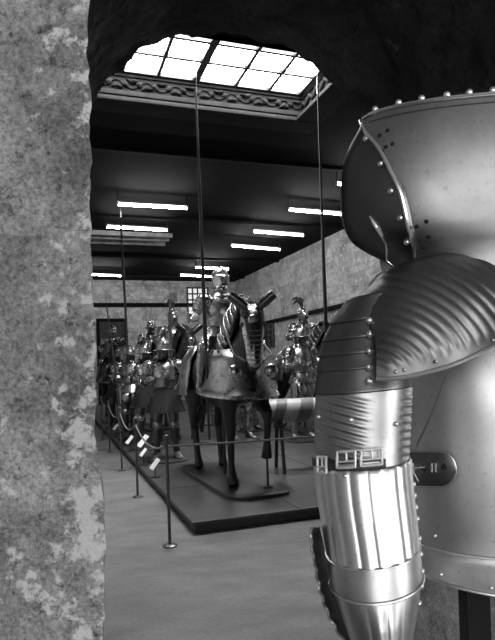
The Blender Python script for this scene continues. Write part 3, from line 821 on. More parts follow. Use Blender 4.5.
        m.tube([ha, ha + d * .045, ha + d * .085], [.04, .044, .036], 12, .62)
        side = d.cross(Vector((0, 0, 1)));
        if side.length < .1: side = Vector((1, 0, 0))
        side.normalize(); dn = d.cross(side); dn = dn if dn.z < 0 else -dn
        for q in range(4):
            o = side * (.027 - .018 * q); ln = (.038, .045, .043, .034)[q]
            m.tube([ha + d * .075 + o, ha + d * (.085 + ln * .6) + o, ha + d * (.08 + ln * .8) + o + dn * .035, ha + d * .07 + o + dn * .055], [.0105, .0105, .01, .008], 7)
        m.tube([ha + d * .02 - side * .03 * sx, ha + d * .06 - side * .052 * sx + dn * .02, ha + d * .085 - side * .035 * sx + dn * .05], [.013, .012, .009], 7)
        m.build('gauntlet', mt, r)
    # legs
    for sx in (-1, 1):
        if ride:
            hp = Vector((sx * .12, -.02, .02)); kn = Vector((sx * .345, -.34, -.16)); an = Vector((sx * .375, -.24, -.62)); fd = Vector((sx * .12, -1, .02)).normalized()
        else:
            hp = Vector((sx * .095, 0, zp)); kn = Vector((sx * .125, -.03, .51 + B)); an = Vector((sx * .145, .03, .095 + B)); fd = Vector((sx * .3, -1, 0)).normalized()
        m = MB(); m.tube([hp, hp.lerp(kn, .3), hp.lerp(kn, .75), kn], [.1, .098, .078, .066], 16); m.build('cuisse', ml, r)
        m = MB(); m.ell(kn + Vector((0, -.02, 0)), (.068, .068, .075), 14, 8); m.ell(kn + Vector((sx * .06, .0, 0)), (.015, .07, .07), 12, 8); m.build('poleyn', mt, r)
        m = MB(); m.tube([kn, kn.lerp(an, .25), kn.lerp(an, .45) + Vector((0, .012, 0)), kn.lerp(an, .8), an], [.06, .066, .066, .045, .048], 16); m.build('greave', ml, r)
        m = MB(); b0 = an + Vector((0, 0, -.035))
        side = Vector((0, 0, 1)).cross(fd); rings = []
        for (w, wd, h0, h1) in ((-.07, .03, -.055, .01), (-.04, .045, -.06, .05), (.03, .05, -.06, .05), (.10, .056, -.06, .015), (.16, .05, -.06, -.015), (.205, .025, -.058, -.035)):
            ring = []
            for k in range(12):
                a = 2 * PI * k / 12; ring.append(b0 + fd * w + side * wd * math.cos(a) + Vector((0, 0, (h0 + h1) / 2 + (h1 - h0) / 2 * math.sin(a))))
            rings.append(ring)
        m.loft(rings); m.build('sabaton', mt, r)
        if not skirt:
            m = MB(); rows = []
            c0 = Vector((sx * .085, -.13 if not ride else -.12, zp - .07))
            dirv = (kn - hp).normalized()
            for w in (0, .33, .66, 1):
                c = c0 + dirv * .2 * w + Vector((0, -.035 * w, .02 if ride else 0)) + (Vector((0, 0, .10)) * w if ride else Vector((0, 0, 0)))
                rows.append([c + Vector(((.085 - .01 * w) * math.sin(a), -.04 * math.cos(a), 0)) for a in [math.radians(-80 + 160 * k / 12) for k in range(13)]])
            m.loft(rows, False); m.build('tasset', mt, r, solid=.004)
    return r

SAD = 1.56   # saddle height above a horse's root
def rider(s, t, turn, label, dz=0, **kw):
    kw.setdefault('arms', (((-.33, -.03, .20), (-.34, -.24, .16)), ((.30, -.06, .16), (.12, -.30, .10))))
    R = place(s, t, PLAT_H, turn) @ Matrix.Translation((0, .04, SAD * HS + .07 + dz))
    return suit(R, label, ride=True, **kw)
def pole(p, z0, z1, rad, label, head='lance', lean=(0, 0), cat='lance', grip=None):
    d = Vector((lean[0], lean[1], 1)); a = Vector((p.x, p.y, z0)); h = z1 - z0
    r = thing('tilting_lance' if head == 'lance' else 'halberd' if head == 'halberd' else 'pike', label, cat, Matrix.Translation(a), 'upright lances and staff weapons')
    P = lambda w: d * (h * w)
    m = MB()
    if head == 'lance': 
        m.tube([P(0), P(.10), P(.16), P(.24), P(.26), P(.6), P(.955)], [rad * .75, rad * 1.0, rad * .7, rad * .7, rad * 1.35, rad, rad * .45], 12)
    else: m.tube([P(0), P(.5), P(.93)], [rad, rad, rad * .8], 10)
    m.build('shaft', M['shaft'], r)
    m = MB()
    if head == 'halberd':
        c = P(.93); m.loft([[c + Vector((x, y, z)) for x, y in ((-.008, -.008), (.008, -.008), (.008, .008), (-.008, .008))] for z in (0,)] + [[c + Vector((x * .1, y * .1, .32)) for x, y in ((-.01, -.01), (.01, -.01), (.01, .01), (-.01, .01))]])
        m.box(c + Vector((.07, 0, .03)), (.13, .008, .16))
        m.loft([[c + Vector((-.01, y, z)) for y, z in ((-.004, .0), (.004, .0), (.004, .06), (-.004, .06))], [c + Vector((-.12, y, z)) for y, z in ((-.001, -.03), (.001, -.03), (.001, -.025), (-.001, -.025))]])
    else:
        m.tube([P(.95), P(.965), P(1)], [rad * .6, rad * .75, .002], 8)
    m.build('head', M['steel_mid'], r, smooth=head != 'halberd')
    if head == 'lance' and rad > .018:
        m = MB(); rows = [[P(w) + Vector((q * math.cos(a), q * math.sin(a), 0)) for a in [2 * PI * k / 20 for k in range(20)]] for w, q in ((.235, .03), (.242, .08), (.252, .095), (.29, rad * 1.3))]
        m.loft(rows, True, False, False); m.build('vamplate', M['steel_mid'], r, solid=.004)
    return r

# --- foremost horse and rider
K1s, K1t = 1.72, 0.86
horse(K1s, K1t, 2, 'foremost armoured horse with one foreleg raised and steel face plate with ear tubes', raised=True, barding='steel_mid')
rider(K1s, K1t, 2, 'rider in bright closed helmet on the foremost horse', tone='steel', helm='close', dz=.07, arms=(((-.36, .02, .22), (-.40, -.22, .20)), ((.33, -.06, .20), (.16, -.32, .16))))
p = at(204.5, 300, 6.45); pole(p, PLAT_H + .55, at(201, 58, 6.45).z, .018, 'tall dark lance upright at the side of the foremost rider, reaching into the skylight', lean=(-.004, 0))
# --- second on the left
horse(6.0, 1.15, 2, 'dark horse with black blinkered face plate behind the foremost horse on the left', coat='horse_dark', barding='steel_dark')
rider(6.0, 1.15, 2, 'rider with a dark spreading plume on the second horse of the left row', tone='steel_mid', helm='close', plume='plume')
# --- third on the left
horse(8.55, 1.15, 0, 'third horse of the left row with dark arched neck and no armour', coat='horse_bay', bard=False)
rider(8.55, 1.15, 0, 'pale bright rider on the third horse of the left row', tone='steel', helm='burgonet', legs='steel_dark')
# --- fourth on the left, in front of the dark door
horse(10.95, 0.5, 0, 'furthest horse of the left row, in front of the dark door', coat='horse_bay', barding='steel_dark')
rider(10.95, 0.5, 0, 'rider in grey armour in front of the dark door', dz=.06, tone='steel', helm='close', legs='steel_dark')
# --- right row
horse(5.6, 3.75, 5, 'horse of the right row half hidden by the large armoured arm', barding='steel_mid')
rider(5.6, 3.75, 5, 'rider with a short dark crest on the right row beside the large arm', tone='steel', helm='close', plume='plume', legs='steel_dark')
horse(9.4, 3.7, 0, 'furthest horse of the right row, seen under the flared chest plate of the foremost', coat='horse_bay', barding='steel')
rider(9.4, 3.7, 0, 'rider on the furthest horse of the right row, behind the steel face plate', tone='steel_mid', helm='burgonet')

# --- standing armours
def stand(s, t, turn, label, **kw): return suit(place(s, t, PLAT_H, turn), label, **kw)
hold = (((-.30, -.04, .16), (-.22, -.26, .22)), ((.30, -.02, .18), (.20, -.26, .12)))
fwd = (((-.29, -.08, .20), (-.24, -.34, .22)), ((.29, -.08, .20), (.24, -.34, .22)))
hang = (((-.29, .02, .14), (-.30, -.08, -.10)), ((.29, .02, .14), (.30, -.08, -.10)))
stand(3.45, .45, -10, 'standing armour with dark cloth skirt nearest the platform corner, bright gauntlet at its waist', tone='steel_mid', helm='burgonet', legs='steel_dark', arms=hold, skirt='cloth_dark')
stand(4.9, .40, 10, 'standing armour with bright shoulder plates second along the left edge', tone='steel', helm='burgonet', legs='steel_dark', arms=fwd, skirt='cloth_dark')
stand(6.4, .35, -15, 'standing armour with dark round helmet third along the left edge, beside the tall pike', tone='steel_mid', helm='morion', legs='steel_dark', arms=hold)
stand(7.6, .38, 20, 'standing armour with bright arms held forward, fourth along the left edge', tone='steel', helm='close', legs='steel_mid', arms=fwd)
stand(8.9, .34, 0, 'black standing armour in a wide brimmed helmet, fifth along the left edge', tone='steel_dark', helm='morion', legs='steel_dark', arms=hold, skirt='cloth_dark')
stand(5.0, 2.15, 5, 'standing armour directly behind the foremost horse with pale legs', tone='steel_mid', helm='close', legs='steel', arms=hang)
stand(6.3, 2.75, -8, 'standing armour with white lower legs seen above the striped lance', tone='steel_dark', helm='burgonet', legs='steel', arms=hang, skirt='cloth_mid')
stand(4.3, 3.05, 12, 'tall standing armour in an open crested helmet beside the right row horse', tone='steel_mid', helm='burgonet', legs='steel_mid', arms=hold, scale=1.12)
stand(8.0, 2.3, -5, 'standing armour with dark skirt behind the foremost rider', tone='steel_mid', helm='close', legs='steel', arms=hold, skirt='cloth_dark')
stand(7.4, 4.55, 0, 'bright standing armour between the right row horse and the side wall', tone='steel', helm='close', legs='steel', arms=hang)

# --- staff weapons on the left
p = at(128, 320, 11.9); pole(p, PLAT_H + .05, at(124.2, 206, 11.9).z, .026, 'tall thick dark pike rising by the third barrier post to the left ceiling lamps', head='pike', lean=(-.018, 0), cat='pike')
p = at(122, 366, 10.9); pole(p, PLAT_H + .05, at(112.8, 295, 10.9).z, .016, 'thin leaning pike near the stone jamb', head='pike', lean=(-.10, 0), cat='pike')
p = at(170.5, 330, 9.6); pole(p, PLAT_H + .05, at(169.5, 288, 9.6).z, .022, 'halberd upright beside the dark blinkered horse', head='halberd', cat='halberd')
p = at(325, 300, 6.75); pole(p, PLAT_H, at(320.8, 74, 6.75).z, .019, 'tall thin lance upright at the right, reaching the corner of the skylight', lean=(0.0, 0))

# --- great striped lance on trestles
a = at(257, 412, 7.3); b = at(345, 411, 7.5); b.z = a.z
d = (b - a).normalized(); R = .155
r = thing('great_lance', 'thick striped hollow lance lying level at the right of the foremost horse', 'lance', Matrix.Translation((a.x, a.y, PLAT_H)))
zc = a.z - PLAT_H; Ln = (b - a).length + .5
rot = Matrix.Rotation(math.atan2(d.y, d.x), 3, 'Z')
def ringx(x, q, n=28): return [rot @ Vector((x, q * math.cos(2 * PI * k / n), zc + q * math.sin(2 * PI * k / n))) if False else (rot @ Vector((x, q * math.cos(2 * PI * k / n), 0)) + Vector((0, 0, zc + q * math.sin(2 * PI * k / n)))) for k in range(n)]
m = MB(); m.loft([ringx(x, q) for x, q in ((0, .01), (.005, .06), (.02, .10), (.05, R * .92), (.1, R), (Ln, R * .92))]); m.build('shaft', M['stripe_light'], r)
for i, (x0, w) in enumerate(((.20, .14), (.52, .17), (.86, .16), (1.18, .16))):
    if x0 + w > Ln: continue
    m = MB(); n = 28; rows = []
    for j in range(9):
        x = x0 + w * j / 8; row = []
        for k in range(n + 1):
            an = 2 * PI * k / n; xx = x + .05 * math.sin(an); q = R * (1 - .08 * max(0, (xx - .1)) / (Ln - .1)) + .003
            row.append(rot @ Vector((xx, q * math.cos(an), 0)) + Vector((0, 0, zc + q * math.sin(an))))
        rows.append(row)
    m.loft(rows, False); m.build('painted_band', M['stripe_dark'], r)
t = thing('trestle', 'dark wooden trestle carrying the striped lance', 'trestle', Matrix.Translation((a.x, a.y, PLAT_H)))
for x in (.28, .98):
    m = MB()
    m.box(rot @ Vector((x, 0, 0)) + Vector((0, 0, zc - R - .025)), (.07, .34, .05), rot); m.build('top_bar', M['wood_base'], t, smooth=False)
    for sy in (-1, 1):
        m = MB(); m.tube([rot @ Vector((x, sy * .12, 0)) + Vector((0, 0, zc - R - .04)), rot @ Vector((x, sy * .24, 0)) + Vector((0, 0, .005))], .024, 8); m.build('leg', M['wood_base'], t)

# --- long bench by the far door
ta, _ = on_far(97, 395)
b0 = thing('long_bench', 'dark long bench against the far wall beside the stone jamb', 'bench', Matrix.Translation(hall(15.5, -.6)) @ Matrix.Rotation(TH, 4, 'Z'))
m = MB(); m.box((0, 0, .86), (1.9, .6, .07)); m.build('top', M['wood_plat'], b0, smooth=False, bevel=.01)
m = MB(); m.box((0, 0, .62), (1.8, .5, .4)); m.build('apron', M['cloth_dark'], b0, smooth=False)
for sx in (-1, 1):
    for sy in (-1, 1):
        m = MB(); m.box((sx * .86, sy * .22, .41), (.07, .07, .82)); m.build('leg', M['wood_base'], b0, smooth=False)

# ------------------------------------------------------------------ THE LARGE NEAR ARMOUR
BIG = thing('suit_of_armour', 'huge polished steel armour close by at the right, with riveted helmet and fluted arm', 'armour', Matrix.Translation(at(474, 640, 1.25) * 1.0))
BIG.location.z = 0
INV = Matrix.Translation(-Vector(BIG.location))
def bigb(mb, name, mat, parent=None, **kw):
    mb.v = [p - Vector(BIG.location) for p in mb.v]
    return mb.build(name, mat, parent or BIG, **kw)
class Limb:
    """an upright shell: left and right outline read per height, own distance and depth"""
    def __init__(self, L, Rr, Yc, hd, near=False):
        self.L, self.R, self.Yc, self.hd, self.near = L, Rr, Yc, hd, near
    def par(self, py):
        l, r = sinterp(self.L, py), sinterp(self.R, py)
        Y = sinterp(self.Yc, py) if isinstance(self.Yc, list) else self.Yc
        hd = sinterp(self.hd, py) if isinstance(self.hd, list) else self.hd
        mid = (l + r) / 2; H = PY0 - ROLL * (mid - PX0)
        k = (Y - hd * .9) / Y if self.near else 1.0
        return l, r, Y, hd, mid, H, k
    def geo(self, py):
        l, r, Y, hd, mid, H, k = self.par(py)
        return at(mid, H + (py - H) * k, Y), (r - l) / 2 / F * Y, hd
    def pt(self, py, th, dr=0.0):
        c, hw, hd = self.geo(py)
        return c + Vector(((hw + dr) * math.cos(th), (hd + dr) * math.sin(th), 0))
    def solve(self, px, py, dr=0.0):
        """height and angle of the point of the near side seen at (px, py)"""
        q = py; t_ = -PI / 2
        for _ in range(25):
            l, r, Y, hd, mid, H, k = self.par(q)
            Ys = Y + (hd + dr) * math.sin(t_)
            p = at(px, py, Ys)
            bb = ((p.z - EYE) / Y + (mid - PX0) / F * sr) / cr
            q = H + (PY0 - bb * F - H) / k
            c, hw, _h = self.geo(q)
            t_ = -math.acos(max(-1, min(1, (p.x - c.x) / (hw + dr))))
        return q, t_
    def on(self, px, py, dr=0.0):
        q, t_ = self.solve(px, py, dr); return self.pt(q, t_, dr)
    def th(self, px, py): return self.solve(px, py)[1]
    def shell(self, py0, py1, n=40, th0=-PI, th1=PI, nt=96, dr=0.0, fl=None, tilt0=None, tilt1=None, name_close=True):
        rows = []
        for i in range(n + 1):
            w = i / n; row = []
            for k in range(nt + (0 if th1 - th0 >= 2 * PI - 1e-6 else 1)):
                th = th0 + (th1 - th0) * k / nt
                a0 = py0 + (tilt0(th) if tilt0 else 0); a1 = py1 + (tilt1(th) if tilt1 else 0)
                py = a0 + (a1 - a0) * w
                d = dr(w, th) if callable(dr) else dr
                if fl: d += fl(py, th, w)
                row.append(self.pt(py, th, d))
            rows.append(row)
        return rows
def rivets(name, lst, mat, parent=None):
    for a in lst:
        mb = MB(); rivet(mb, *a); bigb(mb, name, mat, parent)
def rivet(mb, p, r=.0042, nrm=Vector((0, -1, 0))):
    q = nrm.to_track_quat('Z', 'Y').to_matrix()
    mb.ell(p, (r, r, r * .75), 12, 6, q)

# --- body (back plate), flared at the hem
body = Limb([(300, 398), (380, 400), (450, 404), (520, 408), (560, 408), (575, 404), (600, 396)], [(300, 628), (380, 640), (450, 640), (520, 634), (560, 640), (575, 648), (600, 660)], 1.24, [(300, .13), (380, .165), (450, .168), (560, .165), (575, .175), (600, .19)], True)
hem = lambda th: 8 * (-math.sin(th)) * 0.9 if math.sin(th) < 0 else 0
mb = MB()
mb.loft(body.shell(270, 560, 60, -PI, PI, 120, 0, None, None, lambda th: 2 * max(0, -math.sin(th))), True, False, False)
bd = bigb(mb, 'back_plate', M['steel_body'], solid=.003)
mb = MB()
mb.loft(body.shell(557, 578, 14, -PI, PI, 120, lambda w, th: .003 + .012 * w * w, None, lambda th: 2 * max(0, -math.sin(th)), lambda th: 17 * max(0, -math.sin(th)) ** 1.2), True, False, False)
fg = bigb(mb, 'waist_flange', M['steel_body'], solid=.003)
mb = MB(); pts = [body.pt(578 + 17 * max(0, -math.sin(th)) ** 1.2, th, .017) for th in [2 * PI * k / 90 for k in range(90)]]
mb.tube(pts, .0035, 8, closed=True); bigb(mb, 'rolled_hem', M['steel_bright'])
mb = MB(); pts = [body.pt(557 + 2 * max(0, -math.sin(th)), th, .003) for th in [2 * PI * k / 90 for k in range(90)]]
mb.tube(pts, .0028, 8, closed=True); bigb(mb, 'waist_ridge', M['steel_bright'])
rivets('hem_rivet', [(body.on(px, py, .010 if py > 560 else .002), .004) for px, py in ((441, 574.5), (491, 588), (435, 536), (540, 590))], M['steel_bright'])
# seam lines on the upper back plate
mb = MB()
mb.tube([body.on(x, py, .0015) for x, py in ((446, 375), (440, 392), (432, 412), (424, 430), (416, 446))], .0007, 6)
bigb(mb, 'plate_seam', M['steel_near_dark'])

# --- helm
helmL = [(110, 366), (117, 363), (124, 359), (150, 346), (185, 341), (215, 343), (235, 352), (246, 368), (255, 386), (268, 398), (290, 402)]
helmR = [(110, 640), (124, 645), (185, 648), (235, 635), (268, 615), (290, 610)]
helm = Limb(helmL, helmR, 1.14, [(110, .15), (185, .16), (268, .14), (290, .135)])
top = lambda th: 12 * max(0, -math.sin(th)) ** 1.3
mb = MB(); mb.loft(helm.shell(117, 290, 60, -PI, PI, 110, 0, None, top, None), True, False, False)
# low crown closing the helm
ring0 = helm.shell(117, 290, 1, -PI, PI, 110, 0, None, top, None)[0]; c0 = sum(ring0, Vector()) / len(ring0)
rows = [[c0.lerp(p, q) + Vector((0, 0, .05 * (1 - q * q))) for p in ring0] for q in (1, .85, .6, .3, .02)]
mb.loft(rows, True, False, True)
hm = bigb(mb, 'visor', M['steel_visor'], weld=True)
# side plate with its bright riveted edge
edge_yx = [(121.5, 362.5), (127, 364.5), (144, 377), (171, 391.7), (202, 404), (232, 411), (258, 415.5), (272, 417)]
edge = [(x, y) for y, x in edge_yx]
EQ = [helm.solve(x, y, .006) for x, y in edge]
rows = []
for i in range(61):
    w = i / 60; row = []
    for k in range(71):
        q0 = EQ[0][0] + (287 - EQ[0][0]) * w; the = sinterp(EQ, q0)
        th = the + (0.35 - the) * k / 70
        py = 118 + top(th) + (287 - 118 - top(th)) * w
        u = min(1, k / 10); py = q0 * (1 - u) + py * u
        row.append(helm.pt(py, th, .006))
    rows.append(row)
mb = MB(); mb.loft(rows, False); sp = bigb(mb, 'side_plate', M['steel_helm'], hm, solid=.004)
def helm_pt(px, py, dr): return helm.on(px, py, dr)
mb = MB(); mb.tube([helm.pt(q0, sinterp(EQ, q0), .009) for q0 in [EQ[0][0] + (285 - EQ[0][0]) * k / 50 for k in range(51)]], .0044, 8); bigb(mb, 'rolled_edge', M['steel_edge'], hm)
rivets('visor_rivet', [(helm_pt(px, py, .004), .0066, Vector((-.5, -.8, 0))) for px, py in ((366, 138.5), (380.7, 163.6), (391, 191), (400.4, 217.8), (407, 242))], M['steel_bright'], hm)
mb = MB(); ths = [-PI + 0.15 + (PI + .2 - 0.15) * k / 60 for k in range(61)]
rimp = [helm.pt(117 + top(th), th, .007) for th in ths]
mb.tube(rimp, .0032, 8); bigb(mb, 'crown_rim', M['steel_edge'], hm)
mb = MB(); mb.tube([helm.pt(122 + top(th) * 0.82 + 5, th, .0065) for th in ths if th > EQ[0][1] + .12], .0012, 6); bigb(mb, 'rim_groove', M['steel_near_dark'], hm)
rivets('crown_rivet', [(helm.pt(115.5 + top(helm.th(px, 113)), helm.th(px, 113), .006) + Vector((0, 0, .003)), .0062) for px in (377, 397, 418, 442, 463.7, 487, 512, 540)], M['steel_bright'], hm)
for px, py in ((379.8, 135.7), (387.6, 130.7), (386, 147), (392.6, 144), (416.7, 226.5), (426.4, 221.5), (420, 239.7), (428.6, 236.5), (424, 247)):
    rivets('lace_hole', [(helm_pt(px, py, .0055), .0042, Vector((-.4, -.9, 0)))], M['hole'], sp)
# sharp crease at the jaw of the visor
mb = MB(); mb.tube([helm_pt(px, py, .001) for px, py in ((370, 216), (375, 224), (381, 233), (387, 243), (392, 253), (396, 262))], [.002, .005, .0045, .004, .003, .0015], 8); bigb(mb, 'jaw_crease', M['steel_edge'], hm)

# --- arm
armL = [(285, 352), (300, 344), (315, 334), (330, 327), (350, 321), (385, 316.5), (430, 314.5), (465, 315.5), (500, 318.5), (563, 328), (597, 331.5), (640, 344), (680, 358), (720, 368)]
armR = [(285, 404), (320, 408), (385, 411), (430, 409.5), (465, 408), (500, 410), (563, 416), (597, 418), (640, 412), (680, 404), (720, 396)]
arm = Limb(armL, armR, [(285, 1.02), (400, 1.0), (450, .995), (600, .935), (720, .895)], [(285, .06), (400, .078), (563, .08), (640, .074), (720, .05)], True)
for i, (a, b2) in enumerate(((292, 318), (314, 336), (332, 352), (348, 368), (364, 392))):
    mb = MB(); sl = lambda th: -3 * math.cos(th)
    mb.loft(arm.shell(a, b2, 12, -PI, PI, 80, lambda w, th: .001 + .003 * w * w, None, sl, sl), True, False, False)
    bigb(mb, 'shoulder_lame', M['steel_near_dark'], solid=.002)
rivets('lame_rivet', [(arm.on(px, py, .010), .0066) for px, py in ((369.5, 320.5), (370, 334), (369.5, 351), (369, 367), (369, 381))], M['steel_bright'])
# fluted upper arm plate: slanting horizontal ripples
def fl_up(py, th, w):
    c = math.cos(th); env = (max(0, min(1, (-.0 - c) / .3)) * max(0, min(1, (1.0 + c) / .06)) + max(0, min(1, (c - .6) / .15)) * max(0, min(1, (1 - c) / .08))) * max(0, min(1, (w - .12) / .12)) * max(0, min(1, (.96 - w) / .06))
    sl = py - 14 * c if c < .2 else py - 5 * c
    return .0013 * env * math.sin(sl * 2 * PI / 8.2)
mb = MB(); mb.loft(arm.shell(380, 470, 110, -PI, PI, 96, 0.0, fl_up), True, False, False)
bigb(mb, 'upper_arm_plate', M['steel_arm'], solid=.002)
rivets('arm_rivet', [(arm.on(px, py, .002), .0042) for px, py in ((318.5, 417), (350.5, 420), (396, 424))], M['steel_bright'])
# fluted forearm cannon: upright ripples
def fl_dn(py, th, w):
    env = max(0, min(1, w / .04)) * max(0, min(1, (1 - w) / .02))
    c = math.cos(th)
    return .0030 * abs(math.sin(th * 9.5 + .25)) ** .6 * env
mb = MB(); tl = lambda th: 4 * max(0, -math.sin(th)) - 7 * math.cos(th); tl0 = lambda th: 2 * max(0, -math.sin(th)) - 2 * math.cos(th)
mb.loft(arm.shell(466, 564, 50, -PI, PI, 240, 0.001, fl_dn, tl0, tl), True, False, False)
fc = bigb(mb, 'forearm_plate', M['steel_bright'], solid=.002)
mb = MB(); mb.loft(arm.shell(561, 596, 16, -PI, PI, 96, .0035, None, tl, tl), True, False, False)
wb = bigb(mb, 'elbow_band', M['steel_near'], solid=.0025)
def fl_low(py, th, w): 
    c = math.cos(th); env = max(0, min(1, w / .25)) * max(0, 1 - abs(c + .1) / .55)
    return .006 * abs(math.sin(th * 8 + .3)) ** .8 * env
mb = MB(); mb.loft(arm.shell(594, 716, 50, -PI, PI, 240, .001, fl_low, tl, None), True, False, True)
bigb(mb, 'elbow_plate', M['steel_near'], solid=.002)
mb = MB(); mb.tube([arm.pt(563 + tl(th), th, .0045) for th in [2 * PI * k / 70 for k in range(70)]], .0014, 6, closed=True)
mb.tube([arm.pt(596 + tl(th), th, .005) for th in [2 * PI * k / 70 for k in range(70)]], .0022, 6, closed=True); bigb(mb, 'band_edge', M['steel_bright'], wb)
rivets('edge_stud', [(arm.pt(py, -.12, .004), .0058, Vector((.8, -.6, 0))) for py in (495, 507, 519.5, 532, 553, 570, 588, 604, 622)], M['steel_bright'])
mb = MB(); rivet(mb, arm.on(345, 476, .004), .004); bigb(mb, 'strap_rivet', M['steel_bright'])
# strap and buckles round the arm
mb = MB(); mb.loft(arm.shell(461, 470, 4, -PI, -PI / 2 + .25, 60, .0065, None, lambda th: -3 * math.cos(th) - 2, lambda th: -3 * math.cos(th) - 2), False)
st_ = bigb(mb, 'arm_strap', M['leather'], solid=.0025)
def buckle(px0, px1, py0, py1, tongue=True, slope=0):
    mb = MB(); n = 8; P = lambda x, y: arm.on(x, y, .013)
    loop = [P(px0 + (px1 - px0) * k / n, py0 + slope * k / n) for k in range(n)] + [P(px1, py0 + slope + (py1 - py0) * k / 5) for k in range(5)] + [P(px1 + (px0 - px1) * k / n, py1 + slope * (1 - k / n)) for k in range(n)] + [P(px0, py1 + (py0 - py1) * k / 5) for k in range(5)]
    mb.tube(loop, .0024, 8, closed=True)
    ym = py0 + (py1 - py0) * .62
    mb.tube([P(px0 + (px1 - px0) * k / n, ym + slope * k / n) for k in range(n + 1)], .0019, 8)
    xm = (px0 + px1) / 2; mb.tube([P(xm, py0 + slope / 2), P(xm + .5, ym + slope / 2)], .0018, 8)
    ob = bigb(mb, 'buckle', M['nickel'])
    mb = MB(); rows = []
    for j in range(4): rows.append([arm.on(px0 + (px1 - px0) * k / n, py1 - 4 + j * 1.6 + slope * k / n, .009) for k in range(n + 1)])
    mb.loft(rows, False); bigb(mb, 'chape', M['steel_near'], ob, solid=.002)
buckle(337, 355, 452, 468, True, -1); buckle(361, 382, 450.5, 466, True, -2); buckle(317.5, 326, 457, 473, True, 0)
# --- scalloped elbow wing at the left
mb = MB(); rows = []
wing_o = [(526, 312), (540, 312.5), (555, 314), (570, 317), (585, 320), (600, 324), (615, 330), (630, 338), (648, 350)]
wing_i = [(526, 318), (540, 321), (555, 325), (570, 329), (585, 333), (600, 337), (615, 341), (630, 347), (648, 356)]
for i in range(61):
    py = 527 + 121 * i / 60; xo = sinterp(wing_o, py) - 2.4 * abs(math.sin((py - 527) * PI / 14)); xi = sinterp(wing_i, py)
    row = []
    for k in range(11):
        w = k / 10; x = xo + (xi - xo) * w
        row.append(at(x, py, .93 + .085 * w + .012 * math.sin(w * PI) + .003 * math.sin((py - 527) * PI / 6.5) * (1 - w)))
    rows.append(row)
mb.loft(rows, False); wg = bigb(mb, 'elbow_wing', M['steel_near_dark'], solid=.003)
mb = MB(); mb.tube([r_[0] for r_ in rows], .002, 6); bigb(mb, 'scalloped_edge', M['steel_near'], wg)
mb = MB(); mb.tube([r_[10] for r_ in rows], .002, 6); bigb(mb, 'inner_edge', M['steel_edge'], wg)

# --- fluted shoulder dome
Bc = [(0, 376, 379), (.12, 389, 379), (.27, 408, 376.5), (.42, 430, 371.5), (.56, 452, 365), (.70, 475, 355), (.84, 500, 342), (1, 535, 322)]
Tc = [(0, 346, 309), (.12, 364, 291), (.27, 392, 268.5), (.42, 420, 256), (.56, 447, 252.5), (.70, 472, 256), (.84, 498, 265), (1, 535, 290)]
bx = [(a, b) for a, b, c in Bc]; by = [(a, c) for a, b, c in Bc]; tx = [(a, b) for a, b, c in Tc]; ty = [(a, c) for a, b, c in Tc]
def dome(v, w):
    """v along, w from the lower edge (0) over the shoulder (1) and down behind (to 1.5)"""
    a = w * PI / 2; s_ = math.sin(a)
    # left border bows in along the rivet line
    X = sinterp(bx, v) + (sinterp(tx, v) - sinterp(bx, v)) * (s_ ** (1 + 4.5 * max(0, 1 - v * 2.2) ** 2))
    Yp = sinterp(by, v) + (sinterp(ty, v) - sinterp(by, v)) * s_
    c = math.cos(a)
    bulge = math.sin(PI * min(1, .16 + v * .62)) ** .8
    yf = sinterp([(0, .893), (.2, .882), (.45, .878), (.7, .90), (1, .98)], v); Y = 1.05 - (1.05 - yf) * c ** .85 if c > 0 else 1.05 - c * .17
    return X, Yp, Y
def dome_p(v, w):
    X, Yp, Y = dome(v, w); p = at(X, Yp, Y)
    if w < 1.02:
        dist = math.hypot((X - 372) * .86, (Yp - 384) * 1.0)
        env = max(0, min(1, (dist - 12) / 14)) * max(0, min(1, (w - .05) / .06)) * max(0, min(1, (1.0 - w) / .12))
        rip = abs(math.sin(dist * PI / 9)) ** .7
        nrm = Vector((0, -1, .35)).normalized()
        p += nrm * (.0030 * env * rip)
    return p
mb = MB(); rows = []
for i in range(111):
    w = 1.5 * i / 110
    rows.append([dome_p(k / 150, w) for k in range(151)])
mb.loft(rows, False); dm = bigb(mb, 'pauldron', M['steel_near_dark'], solid=.003)
mb = MB(); mb.tube([dome_p(k / 60, 0) + Vector((0, -.001, 0)) for k in range(61)], .0035, 8); bigb(mb, 'rolled_edge', M['steel_near'], dm)
rivets('edge_rivet', [(dome_p(v, .045) + Vector((0, -.003, 0)), .003) for v in (.17, .24, .46, .8)], M['steel_near'], dm)
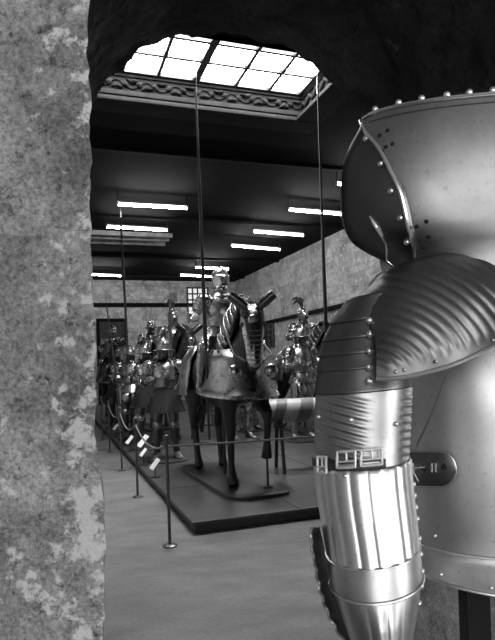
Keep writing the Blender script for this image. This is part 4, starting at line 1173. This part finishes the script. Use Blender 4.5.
# --- side strap plate with its buckle
rows = []
for i in range(29):
    w = i / 28; x = 396 + 60 * w
    hgt = 17.5 * math.sqrt(max(0, 1 - max(0, (x - 440) / 16.2) ** 2)) if x > 440 else 17.5 + .0 * w
    row = []
    for k in range(15):
        u = k / 14 * 2 - 1; y = 468.5 + 1.5 * w - u * hgt * (-1) 
        row.append(body.on(x, y, .010 + .004 * (1 - u * u)))
    rows.append(row)
mb = MB(); mb.loft(rows, False); sg = bigb(mb, 'side_strap', M['steel_near_dark'], solid=.006)
mb = MB(); mb.tube([r_[0] for r_ in rows] + [r_[14] for r_ in reversed(rows)], .0022, 6); bigb(mb, 'strap_edge', M['steel_near'], sg)
rivets('strap_hole', [(body.on(444, 467, .0148), .006), (body.on(424, 469.5, .0148), .003)], M['hole'], sg)
mb = MB(); BP = lambda x, y: body.on(x, y, .018)
mb.tube([BP(411, 468), BP(416, 468), BP(421, 468)], .0035, 8); mb.tube([BP(413, 463), BP(414, 473), BP(419, 482)], .0022, 8); mb.tube([BP(432, 463), BP(432, 472)], .0022, 6); mb.tube([BP(436, 463), BP(436, 472)], .0018, 6)
bigb(mb, 'strap_buckle', M['steel_edge'], sg)
# --- stand
mb = MB(); c = at(474, 600, 1.25); mb.box((c.x, c.y, .62), (.052, .052, 1.24)); bigb(mb, 'stand_post', M['hole'], smooth=False, bevel=.003)
mb = MB(); mb.box((c.x, c.y, .025), (.5, .4, .05)); bigb(mb, 'stand_foot', M['wood_base'], smooth=False, bevel=.006)

# ------------------------------------------------------------------ world and view
w = bpy.data.worlds.new('world'); S.world = w; w.use_nodes = True
w.node_tree.nodes['Background'].inputs[0].default_value = (.6, .6, .6, 1)
w.node_tree.nodes['Background'].inputs[1].default_value = 0.05
vs = S.view_settings
S.display_settings.display_device = 'sRGB'
vs.view_transform = 'Standard'; vs.look = 'None'; vs.exposure = 0.0; vs.gamma = 1.0; vs.use_curve_mapping = False
S.cycles.max_bounces = 8
S.cycles.use_denoising = True
